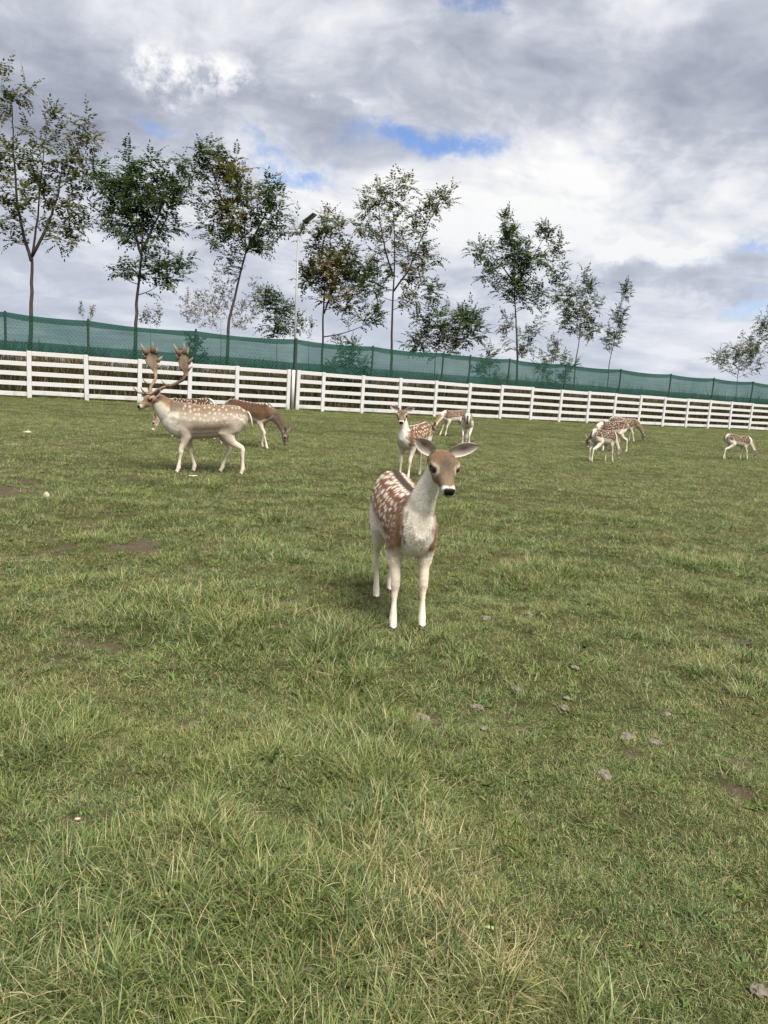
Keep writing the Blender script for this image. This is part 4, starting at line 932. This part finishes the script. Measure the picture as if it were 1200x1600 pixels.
    hcol = mixc(hcol, c['cheek'], sm(z_, -.005, -.04) * sm(s_, .20, .05) * .8)
    hcol = mixc(hcol, c['throat'], sm(z_ + nz * .008, -.042, -.062))
    er = np.sqrt(((s_ - .085) / 1.35) ** 2 + (z_ - .010) ** 2 + ((y_ - .070) * .8) ** 2)
    hcol = mixc(hcol, c.get('eyering', (.45, .38, .30)), sm(er, .040, .030) * .75); hcol = mixc(hcol, (.018, .013, .011), sm(er, .0245, .0195))
    mz = sm(s_ - z_ * .30 + np.minimum(y_, .03) * .55, .205, .217); hcol = mixc(hcol, c.get('muzzle', (.60, .57, .53)), mz)
    hcol = mixc(hcol, (.012, .010, .010), sm(s_ - np.maximum(z_ + .02, 0) * .3, .207, .214) * sm(z_ , -.046, -.039) * sm(y_ - (z_ + .03) * .25, .030, .025))
    hcol = mixc(hcol, (.03, .025, .022), np.exp(-((z_ + .055 + (.20 - s_) * .12) / .0045) ** 2) * sm(s_, .13, .16) * sm(s_, .24, .225) * .8)
    hcol = mixc(hcol, (.012, .010, .010), np.exp(-(((s_ - .222) / .011) ** 2 + ((y_ - .021) / .007) ** 2 + ((z_ + .026) / .009) ** 2)))
    col = col * (1 - wh[:, None]) + hcol * wh[:, None]; spot *= 1 - wh
    # optional dark bands at the shoulder base of the neck
    spot = np.clip(spot, 0, 1) * c.get('spots', 1.0)
    rest = P_.copy(); zmid = zbot + (ztop - zbot) * .5; arc = np.arctan2(ay, P_[:, 2] - zmid + .04) * .20; suv = np.stack([P_[:, 0] + np.where(P_[:, 1] > 0, 7.3, 0.0), arc, arc * 0], 1)
    # nose dent and eye socket relief
    # short hair standing off the coat
    if hair:
        me.calc_loop_triangles(); nt = len(me.loop_triangles); tri = np.empty(nt * 3, np.int32); me.loop_triangles.foreach_get('vertices', tri); tri = tri.reshape(-1, 3)
        ar = np.linalg.norm(np.cross(P_[tri[:, 1]] - P_[tri[:, 0]], P_[tri[:, 2]] - P_[tri[:, 0]]), axis=1); 
        zc_ = P_[tri[:, 0], 2]; ar = ar * np.where(zc_ < .3, .5, 1.0)
        pick = rg.choice(nt, hair, p=ar / ar.sum()); bu = rg.rand(hair, 2); fl = bu.sum(1) > 1; bu[fl] = 1 - bu[fl]
        w3 = np.stack([1 - bu.sum(1), bu[:, 0], bu[:, 1]], 1); tv = tri[pick]
        hp = (P_[tv] * w3[:, :, None]).sum(1); hn = (N_[tv] * w3[:, :, None]).sum(1); hn /= np.linalg.norm(hn, axis=1)[:, None]
        hcol_ = (col[tv] * w3[:, :, None]).sum(1) * rg.uniform(.65, 1.35, (hair, 1)); hspot = (spot[tv] * w3).sum(1)
        flow = np.tile(np.array([-.75, 0, -.65]), (hair, 1)); onhead = wh[tv[:, 0]] > .5; flow[onhead] = -nd + np.array([0, 0, -.1])
        onleg = (P_[tv[:, 0], 2] < .42); flow[onleg] = (0, 0, -1)
        flow = flow + rg.normal(0, .25, (hair, 3)); flow -= hn * (flow * hn).sum(1)[:, None]; flow /= (np.linalg.norm(flow, axis=1)[:, None] + 1e-6)
        hl = rg.uniform(.010, .020, (hair, 1)) * np.where(onhead | onleg, .55, 1.0)[:, None] * pose.get('hairk', 1.0)
        sd_ = np.cross(flow, hn) * rg.uniform(.0011, .0021, (hair, 1)); tip = hp + (flow * .90 + hn * .34) * hl
        nv = np.stack([hp - sd_ - hn * .001, hp + sd_ - hn * .001, tip], 1).reshape(-1, 3)
        me.calc_loop_triangles
        bodyf = [tuple(p_.vertices) for p_ in me.polygons]
        allv = np.vstack([P_, nv]); hf = (n + np.arange(hair * 3)).reshape(-1, 3)
        me2 = bpy.data.meshes.new('body'); me2.from_pydata(allv.tolist(), [], bodyf + [tuple(int(q) for q in f_) for f_ in hf]); me2.update(); me = me2
        col = np.vstack([col, np.repeat(hcol_, 3, 0)]); spot = np.concatenate([spot, np.repeat(hspot, 3)]); rest = np.vstack([rest, np.repeat(hp, 3, 0)]); suv = np.vstack([suv, np.repeat((suv[tv] * w3[:, :, None]).sum(1), 3, 0)])
    set_col(me, 'coat', np.clip(col, 0, 1)); set_f(me, 'spot', spot)
    a_ = me.attributes.new('rest', 'FLOAT_VECTOR', 'POINT'); a_.data.foreach_set('vector', rest.astype(np.float32).ravel())
    a_ = me.attributes.new('suv', 'FLOAT_VECTOR', 'POINT'); a_.data.foreach_set('vector', suv.astype(np.float32).ravel())
    key = (c['key'],)
    if key not in coat_mats: coat_mats[key] = coat_material(c['key'], c.get('sscale', 19.0), c.get('sr', .20), c.get('scol', (.50, .45, .39)), c.get('sgain', 1.0), len(coat_mats) * 3.3)
    me.materials.clear(); link('body', me, coat_mats[key], root, True)
    # eyes
    for sg in (1, -1):
        mb = MB(); mb.ball(HP(.084, sg * .0645, .010), (.0215 * hs, .0145 * hs, .0170 * hs), 14, 10, MH); link('eye', mb.mesh('eye'), eye_mat, root, True)
    # ears: two-layer cupped leaves
    for sg in (1, -1):
        ed = pose.get('ears', ((0.80, 0.50, -.25), (0.80, 0.50, -.25)))[0 if sg > 0 else 1]; eo = pose.get('earfront', (.90, .05, .35))
        d_ = unit(MH @ np.array([ed[2], sg * ed[0], ed[1]])); f_ = MH @ np.array([eo[0], sg * eo[1], eo[2]]); f_ = unit(f_ - d_ * (f_ @ d_)); sd_ = np.cross(d_, f_)
        Ln, W2 = .152 * hs ** .3 * pose.get('earL', 1.0), .041; nu, nv_ = 12, 8; base = HP(-.012, sg * .060, .042)
        V, F, CC = [], [], []
        for layer in (0, 1):
            for i in range(nu + 1):
                u = i / nu; wd = W2 * (0.42 + 0.58 * math.sin(PI * min(1, u * .9 + .12)) ** .8) * (1 - u ** 6) ** .55 if u < 1 else 0.001
                for k in range(nv_ + 1):
                    q = k / nv_ * 2 - 1; cup = (.022 * (1 - .55 * u)) * (q * q - 1) * (1 - u ** 3 * .7)
                    off = (-.0022 if layer else .0022) * (1 - abs(q) ** 6)
                    V.append(base + d_ * (Ln * u - .012) + sd_ * q * wd + f_ * (cup + off + .018 * u * u))
                    if layer == 0:
                        cin = np.array([.52, .47, .42]); pk = np.array([.17, .065, .05]); wp = .95 * math.exp(-(((u - .50) / .24) ** 2 + ((q - .05) / .38) ** 2)); cc = cin * (1 - wp) + pk * wp
                        st_ = .5 + .5 * math.sin(q * 11 + u * 3); cc = cc * (1 - .15 * st_ * (1 - wp)); fr = max(0, abs(q) - .78) / .22; cc = cc * (1 - fr) + np.array([.60, .55, .50]) * fr; cc = cc * (1 - max(0, u - .96) / .04 * .5)
                    else: cc = np.array(c['ear']) * (1 - .3 * u)
                    CC.append(cc)
        m = nv_ + 1; off = (nu + 1) * m
        for i in range(nu):
            for k in range(nv_):
                a0 = i * m + k; F.append((a0, a0 + 1, a0 + m + 1, a0 + m)); F.append((off + a0, off + a0 + m, off + a0 + m + 1, off + a0 + 1))
            F.append((i * m, (i + 1) * m, off + (i + 1) * m, off + i * m)); F.append((i * m + nv_, off + i * m + nv_, off + (i + 1) * m + nv_, (i + 1) * m + nv_))
        me = pymesh('ear', V, F); set_col(me, 'coat', np.array(CC)); link('ear', me, ear_mat, root, True)
    # hooves: two toes each
    for (hb, fe_) in hooves:
        mb = MB(); fw = np.array([1.0, 0, 0])
        for sg in (1, -1):
            o_ = hb + np.array([0, sg * .0115 * lk, 0])
            mb.tube([o_ + [-.006, 0, .030], o_ + [.008, 0, .021], o_ + [.020, 0, .006], o_ + [.024, 0, -.014]], [.011 * lk, .0135 * lk, .0145 * lk, .014 * lk], 10, True, Y, [.017 * lk, .021 * lk, .025 * lk, .024 * lk])
        link('hoof', mb.mesh('hoof'), hoof_mat, root, True)
    # tail
    tp0 = np.array([tx[0] + .02, 0, tor[1][1] - .02]); tw = pose.get('tail', (-.05, 0.0, -.2)); te = tp0 + np.array(tw)
    tpts = bez(tp0, tp0 + np.array([-.05, 0, .0]), te + np.array([0, 0, .06]), te, 8)
    mb = MB(); mb.tube(list(tpts), [.024, .034, .040, .040, .036, .030, .020, .008], 10, True, Y, [.014, .016, .016, .016, .015, .013, .010, .004])
    me = mb.mesh('tail'); tvn = np.array([q_[1] for q_ in mb.v]); tz = np.array(mb.v); dt = np.abs(tvn)
    tcol = np.tile(np.array([.56, .52, .46]), (len(tz), 1)); wtop = sm(dt, .030, .024)
    ctr = np.array([tpts[i // 10] for i in range(len(tz))]); wtop = wtop * (tz[:, 0] < ctr[:, 0] + .004)
    tcol = mixc(tcol, c.get('tailtop', (.02, .017, .015)), wtop); set_col(me, 'coat', tcol); link('tail', me, ear_mat, root, True)
    if antlers:
        for sg in (1, -1): antler(root, HP, MH, sg, hs)
    return root
def antler(root, HP, MH, sg, hs):
    A = lambda f, s_, u: HP(-.005, sg * .040, .060) + MH @ np.array([f, sg * s_, u])
    mb = MB(); ref = MH @ np.array([0, 0, 1.0])
    beam = [A(0, 0, -.02), A(-.03, .045, .025), A(-.10, .13, .050), A(-.20, .235, .055), A(-.30, .32, .085), A(-.345, .365, .15)]
    mb.tube(beam, [.024, .023, .021, .020, .021, .022], 12)
    mb.ball(A(0, 0, 0), (.030, .030, .016), 12, 6, MH)                                                              # coronet
    mb.tube([A(-.005, .005, .015), A(.07, .03, .02), A(.135, .055, .06), A(.165, .065, .125), A(.17, .06, .165)], [.017, .015, .012, .008, .002], 10)   # brow tine
    mb.tube([A(-.15, .19, .058), A(-.10, .215, .09), A(-.075, .22, .135), A(-.07, .21, .18)], [.015, .013, .009, .002], 10)                                # trez tine
    # palm: a thick curved plate
    prof = [(0.0, -.022, .024), (.05, -.034, .040), (.10, -.052, .066), (.15, -.070, .090), (.20, -.082, .098), (.25, -.088, .090), (.285, -.090, .084), (.31, -.088, .080), (.325, -.080, .068), (.332, -.066, .052)]
    k0 = A(-.348, .368, .13); pu = unit(MH @ np.array([-.16, sg * .14, .96])); pb = unit(MH @ np.array([-.96, sg * -.16, -.06])); pb = unit(pb - pu * (pb @ pu)); pn = np.cross(pu, pb)
    ns = 8; b0 = len(mb.v)
    for i, (u, lo, hi) in enumerate(prof):
        for side in (1, -1):
            for k in range(ns + 1):
                q = -lo + (-hi - -lo) * (k / ns)  # rear edge = +, front edge = -
                e = (k / ns * 2 - 1); th = .008 * (1 - abs(e) ** 3 * .75) * (1 - .55 * (i / (len(prof) - 1)))
                rid = .0035 * math.sin(k * 2.6 + i * .7)
                cv = .05 * u * u / .2 - .35 * q * q
                mb.v.append(k0 + pu * u + pb * q + pn * (sg * cv + side * (th + rid * .5)))
    m = (ns + 1) * 2
    for i in range(len(prof) - 1):
        for k in range(ns):
            a = b0 + i * m + k; mb.f.append((a, a + 1, a + m + 1, a + m)); a2 = a + ns + 1; mb.f.append((a2, a2 + m, a2 + m + 1, a2 + 1))
        a = b0 + i * m; mb.f.append((a, a + m, a + m + ns + 1, a + ns + 1)); a = b0 + i * m + ns; mb.f.append((a, a + ns + 1, a + m + ns + 1, a + m))
    a = b0; mb.f.append(tuple(range(a, a + ns + 1)) + tuple(reversed(range(a + ns + 1, a + 2 * ns + 2))))
    Q = lambda u, q, o_=0.0: k0 + pu * u + pb * q + pn * (sg * (.05 * u * u / .2 - .35 * q * q) + o_)
    for (u, q, du, dq, r_) in ((.08, .055, .015, .070, .010), (.17, .085, .040, .080, .014), (.27, .080, .070, .035, .013), (.30, .040, .120, .030, .020), (.30, -.060, .135, -.040, .020), (.25, -.08, .06, -.03, .010)):
        mb.tube([Q(u - .02, q - dq * .25), Q(u + du * .4, q + dq * .5), Q(u + du, q + dq)], [r_ * 1.25, r_ * .85, .0015], 8, True, pn, [r_ * 2.3, r_ * 1.3, .0015])
    link('antler', mb.mesh('antler'), antler_mat, root, True)

SPOTTED = dict(key='spotted', back=(.052, .028, .017), side=(.080, .045, .027), belly=(.52, .475, .40), leg=(.56, .51, .43), legfront=(.42, .32, .22), stripe=(.045, .036, .032), neckback=(.22, .135, .085), neckside=(.40, .31, .22), throat=(.62, .585, .51),
               face=(.160, .117, .080), brow=(.125, .080, .050), facedark=(.065, .050, .042), cheek=(.27, .21, .155), ear=(.23, .16, .11), edge=.36, thr0=-.25, thr1=.25)
FRONT = dict(SPOTTED, key='front', back=(.150, .080, .044), side=(.205, .120, .068), sscale=22, sr=.30, thr0=-.62, thr1=-.15, haunch=.06, shoulder=.26, chest=.95, chy=.100, scol=(.66, .60, .54), legfront=(.48, .38, .27), neckside=(.62, .55, .46), throat=(.76, .71, .61), belly=(.64, .58, .48), leg=(.70, .63, .52))
ALERT = dict(SPOTTED, key='alert', back=(.105, .056, .032), side=(.150, .085, .048), sr=.25, chy=.10, shoulder=.2)
FAWN = dict(SPOTTED, key='fawn', back=(.075, .042, .026), side=(.11, .065, .04), edge=.40, belly=(.62, .57, .50))
DARK = dict(SPOTTED, key='dark', back=(.058, .031, .018), side=(.088, .050, .029), sr=.17, sscale=19, sgain=.14, neckback=(.07, .050, .038), neckside=(.13, .095, .07), throat=(.22, .175, .13), face=(.13, .10, .078), cheek=(.2, .16, .13), brow=(.10, .075, .055), ear=(.13, .10, .08), edge=.30, line=.3, belly=(.50, .43, .33), chest=.3, thr0=.4, thr1=.9, muzzle=(.2, .17, .15))
MID = dict(DARK, key='mid', back=(.085, .047, .027), side=(.105, .060, .034), sgain=.8, sr=.27, edge=.34, neckback=(.15, .105, .075), neckside=(.21, .155, .115), face=(.20, .155, .12))
PALE = dict(SPOTTED, key='pale', back=(.165, .118, .080), side=(.345, .300, .242), belly=(.48, .42, .34), leg=(.55, .49, .40), legfront=(.52, .44, .34), stripe=(.20, .125, .075), neckback=(.29, .185, .115), neckside=(.60, .535, .44), throat=(.60, .565, .49), face=(.225, .155, .10), brow=(.36, .28, .20), facedark=(.14, .095, .065), cheek=(.19, .125, .08), ear=(.36, .29, .22),
            edge=.16, flankdark=(.135, .102, .074), chx=.30, chy=.17, sscale=17, sr=.24, sgain=.50, spotlow=.42, scol=(.60, .56, .50), rump=.0, rumpw=.0, line=.0, row=.5, stripe_k=.7, thr0=-.55, thr1=.05, muzzle=(.42, .36, .31), eyering=(.15, .105, .075), tailtop=(.30, .22, .16))

def local(root_loc, heading, P, sc=1.0):
    ph = math.atan2(heading[1], heading[0]); d = np.asarray(P, float) - np.asarray(root_loc, float); c_, s_ = math.cos(-ph), math.sin(-ph)
    return np.array([d[0] * c_ - d[1] * s_, d[0] * s_ + d[1] * c_, d[2]]) / sc
def ldir(heading, D):
    ph = math.atan2(heading[1], heading[0]); c_, s_ = math.cos(-ph), math.sin(-ph); return np.array([D[0] * c_ - D[1] * s_, D[0] * s_ + D[1] * c_, D[2]])
GZ = lambda p_: float(gz(p_[0], p_[1]))
def feet_ground(loc, hd, sc, spec, feet):
    ph = math.atan2(hd[1], hd[0]); r_ = []
    for li, (sg, key) in enumerate(((1, 'ho'), (-1, 'ho'), (1, 'hh'), (-1, 'hh'))):
        x_, y_ = spec[key][0] + feet[li][0], spec[key][1] * sg + feet[li][1]; x_ *= sc; y_ *= sc
        r_.append(float(gz(loc[0] + x_ * math.cos(ph) - y_ * math.sin(ph), loc[1] + x_ * math.sin(ph) + y_ * math.cos(ph))) - loc[2])
    return tuple(r_)
def at_feet(front_px, hind_px, spec, sc):
    """body place and heading from the photo points midway between the front and the hind feet"""
    a, b = ground(*front_px), ground(*hind_px); hd = a - b; hd[2] = 0; hd = unit(hd)
    mid_local = (spec['ho'][0] + spec['hh'][0]) / 2 * sc; m = (a + b) / 2 - hd * mid_local; m[2] = GZ(m); return m, hd

# the doe in front
loc, hd = at_feet((636, 984), (601, 931), DOE, 1.0)
pl = local(loc, hd, at(689, 712, 3.98)); ns = ldir(hd, unit(np.array([0.22, -0.80, -0.62])))
fe = ((.02, .012), (.03, -.012), (-.13, -.02), (.07, .01))
deer('fallow_doe', 'closest doe, chestnut coat with white spots and cream legs, standing in mid field', loc, hd,
     dict(poll=pl, nose=ns, hup=(0.1, 0.0, 1), ntan=(.55, 0, .75), feet=fe, ears=((.92, .36, -.12), (.84, .62, -.14)), earfront=(.92, .15, .3), tail=(-.04, 0, -.2)), FRONT, DOE, 0.0062, 1.0, 42000, 1, footz=feet_ground(loc, hd, 1.0, DOE, fe))
# the buck
ph = R(180 + 14); hd = np.array([math.cos(ph), math.sin(ph), 0]); g0 = at(333, 741, 10.72); loc = np.array([ground(307, 742)[0], 10.72, 0]); loc[2] = GZ(loc)
fe = ((.055, .0), (-.16, .0), (-.06, 0.0), (.22, 0.0))
deer('fallow_buck', 'pale buck with broad flat antlers walking in front of the white fence', loc, hd,
     dict(poll=(.665, .045, 1.0), nose=(.80, .48, -.42), ntan=(.80, 0, .50), ptan=(.75, .1, .66), feet=fe, ears=((.75, .35, -.35), (.75, .35, -.35)), tail=(-.085, 0, -.235), hairk=1.2), PALE, STAG, 0.0085, 1.05, 18000, 2, 'fallow deer in the field', True, footz=feet_ground(loc, hd, 1.05, STAG, fe))
GRZ = dict(poll=(.70, 0, .34), nose=(.30, 0, -.95), hup=(1, 0, .25), ntan=(.93, 0, -.20), ptan=(.55, 0, -.83), ears=((.55, .35, -.75), (.55, .35, -.75)), earfront=(.3, .8, .5))
def grz(**k): d = dict(GRZ); d.update(k); return d
def placed(name, label, px, py, ang, pose, coat, sc, seed, vox=0.012, depth=None):
    loc = ground(px, py) if depth is None else np.array([at(px, py, depth)[0], depth, 0]); loc[2] = 0; loc[2] = GZ(loc)
    hd = np.array([math.cos(R(ang)), math.sin(R(ang)), 0]); fe = pose.get('feet', ((0, 0),) * 4)
    return deer(name, label, loc, hd, pose, coat, DOE, vox, sc, 0, seed, footz=feet_ground(loc, hd, sc, DOE, fe))
placed('fallow_doe', 'spotted doe grazing behind the pale buck, only its back and lowered head showing', 297, 687, 186, grz(feet=((-.05, 0), (.1, 0), (0.1, 0), (-.1, 0)), nose=(.45, .30, -.85), poll=(.68, 0.05, .36)), SPOTTED, 1.0, 3)
placed('fallow_doe', 'plain dark brown deer grazing towards the right beside the buck', 389, 698, -14, grz(feet=((-.04, 0), (.12, 0), (.08, 0), (-.12, 0))), DARK, 1.08, 4)
placed('fallow_doe', 'alert doe standing behind the closest doe, ears spread and facing the camera', 643, 748, -116, dict(poll=(.46, -.02, 1.02), nose=(.78, .34, -.50), ntan=(.5, 0, .8), ears=((.90, .42, -.1), (.90, .42, -.1)), earfront=(.92, .15, .3), feet=((.03, 0), (0, 0), (0, 0), (-.08, 0))), ALERT, 1.0, 5, 0.010)
placed('fallow_doe', 'pale spotted deer grazing to the left close to the white fence posts', 708, 680, 205, grz(feet=((.05, 0), (.16, 0), (.05, 0), (-.08, 0))), FAWN, 0.97, 6)
placed('fallow_doe', 'deer seen from behind with black tail between white haunches', 727, 699, 84, grz(feet=((0, 0), (.05, 0), (0.03, 0), (-.03, 0)), tail=(-.04, 0, -.22)), FAWN, 1.0, 7)
placed('fallow_doe', 'nearest spotted deer of the grazing trio, black and white tail towards us', 939, 723, 38, grz(feet=((.0, 0), (.10, 0), (.03, 0), (-.10, 0))), SPOTTED, 0.86, 8)
placed('fallow_doe', 'spotted deer in the middle of the grazing trio, rump right and head left', 952, 706, 200, grz(feet=((.0, 0), (.10, 0), (-.10, 0), (.12, 0))), SPOTTED, 0.98, 9)
placed('fallow_doe', 'brown deer grazing farthest back in the grazing trio, close to the fence', 972, 689, -12, grz(feet=((-.03, 0), (.12, 0), (.05, 0), (-.10, 0))), MID, 0.98, 10)
placed('fallow_doe', 'small spotted deer grazing alone at the far right', 1149, 719, 12, grz(feet=((-.04, 0), (.12, 0), (.05, 0), (-.12, 0))), SPOTTED, 0.80, 11)
# ------------------------------------------------------------------ clods, husks and droppings lying in the grass
clod_mat, t, out = mat('dry_clod')
n1 = t.noise(t.obj(), 35.0, 6, 0.7); n2 = t.noise(t.pos(), 90.0, 4, 0.7)
principled(t, out, t.mix(t.step(n1, 0.3, 0.7), (0.085, 0.076, 0.058), (0.205, 0.185, 0.150)), 0.95, 0.1, t.add(n1, n2), 0.8, 0.006)
dung_mat, t, out = mat('dark_dung'); principled(t, out, t.mix(t.noise(t.obj(), 50.0), (0.02, 0.017, 0.013), (0.06, 0.05, 0.04)), 0.8, 0.2)
husk_mat, t, out = mat('pale_crust'); principled(t, out, t.mix(t.step(t.noise(t.obj(), 30.0, 4, 0.6), 0.35, 0.65), (0.32, 0.27, 0.18), (0.52, 0.49, 0.42)), 0.8, 0.2)
red_mat, t, out = mat('faded_red_scrap'); principled(t, out, t.mix(t.step(t.noise(t.obj(), 70.0, 3, 0.6), 0.42, 0.58), (0.55, 0.13, 0.09), (0.66, 0.58, 0.50)), 0.7, 0.3)
from mathutils import noise as mnoise
def lump(name, r, flat, seed, parts=1, rough=0.35):
    bm = bmesh.new(); rg = random.Random(seed)
    for k in range(parts):
        s_ = r * (1 if k == 0 else rg.uniform(0.4, 0.75)); off = Vector((0, 0, 0)) if k == 0 else Vector((rg.uniform(-1, 1), rg.uniform(-1, 1), 0)).normalized() * r * rg.uniform(0.7, 1.1)
        ret = bmesh.ops.create_icosphere(bm, subdivisions=3, radius=1.0)
        for v in ret['verts']:
            q = v.co * 1.7 + Vector((seed * 3.1, k * 5.7, 0)); d = 1 + rough * mnoise.noise(q) + rough * 0.5 * mnoise.noise(q * 2.7) + rough * .25 * mnoise.noise(q * 6)
            v.co = Vector((v.co.x * d, v.co.y * d * 0.85, v.co.z * d * flat)) * s_ + off
    m_ = bpy.data.meshes.new(name); bm.to_mesh(m_); bm.free(); return m_
CL = [(885, 1092, .017, 1, 'small pale round clod, upper of the close pair right of the doe'), (881, 1108, .026, 1, 'flat grey clod, lower of the close pair right of the doe'),
      (980, 1150, .030, 4, 'largest crumbled pale clod, broken into several lumps, at the right'), (1022, 1163, .024, 2, 'greyish clod just right of the largest crumbled clod'),
      (1040, 1121, .020, 1, 'grey rounded clod above and right of the largest crumbled clod'), (942, 1217, .028, 2, 'flat grey clod half buried below the largest crumbled clod'),
      (748, 1096, .028, 3, 'light crumbly clod in the short turf below the doe'), (756, 1133, .016, 2, 'small light clod under the light crumbly one below the doe'),
      (660, 1112, .030, 3, 'grey crumbly clod right beneath the hooves of the closest doe'), (810, 1070, .024, 3, 'spread of pale crumbs left of the close pair of clods'),
      (896, 1046, .020, 2, 'little brownish clod above the close pair of clods'), (718, 1174, .014, 1, 'tiny pale clod lowest in the trail below the doe'),
      (315, 1379, .022, 2, 'lone grey clod in the long grass of the near left'), (1186, 1556, .022, 1, 'pale clod in the bottom right corner'),
      (760, 968, .03, 2, 'pale clod close to the right of the hooves of the closest doe'), (826, 960, .028, 2, 'pale double clod farther right of the hooves of the closest doe'), (480, 1530, .02, 1, 'dull grey clod among the long blades at the bottom edge')]
for i, (px, py, r_, n_, lab) in enumerate(CL):
    c_ = ground(px, py + 3); o = link('dirt_clod', lump('dirt_clod', r_, 0.5, 10 + i, n_), clod_mat, None, False)
    o.location = (c_[0], c_[1], GZ(c_) + r_ * 0.12 + 0.008); o.rotation_euler = (0, 0, i * 1.7); tag(o, lab, 'clod', 'dry clods in the turf')
for (px, py, r_, m_, nm, lab, cat) in ((43, 676, .055, husk_mat, 'corn_husk', 'pale corn cob lying on the bare ground at the far left edge', 'corn cob'), (73, 776, .05, husk_mat, 'corn_husk', 'short pale crust standing in the grass at the left below the corn cob', 'corn cob'), (301, 744, .04, husk_mat, 'bread_crust', 'flat beige crust lying by the front hooves of the buck', 'crust'),
                                   (121, 1288, .0075, red_mat, 'red_scrap', 'tiny red and white scrap on the bare patch at lower left', 'scrap'), (1158, 999, .035, dung_mat, 'dung_pile', 'dark clump of droppings near the right edge', 'droppings')):
    c_ = ground(px, py + 2); el = 0.5 if nm != 'dung_pile' else 0.5
    o = link(nm, lump(nm, r_, 0.5, int(px), 1 if nm != 'dung_pile' else 5, 0.3), m_, None, False)
    o.location = (c_[0], c_[1], GZ(c_) + r_ * 0.4 + 0.01); o.rotation_euler = (0, 0, 0.2)
    o.scale = (1.3, 0.55, 1.0) if (px, py) != (73, 776) else (0.55, 0.5, 1.6)
    if (px, py) == (301, 744): o.scale = (1.5, 0.8, 0.5)
    tag(o, lab, cat)
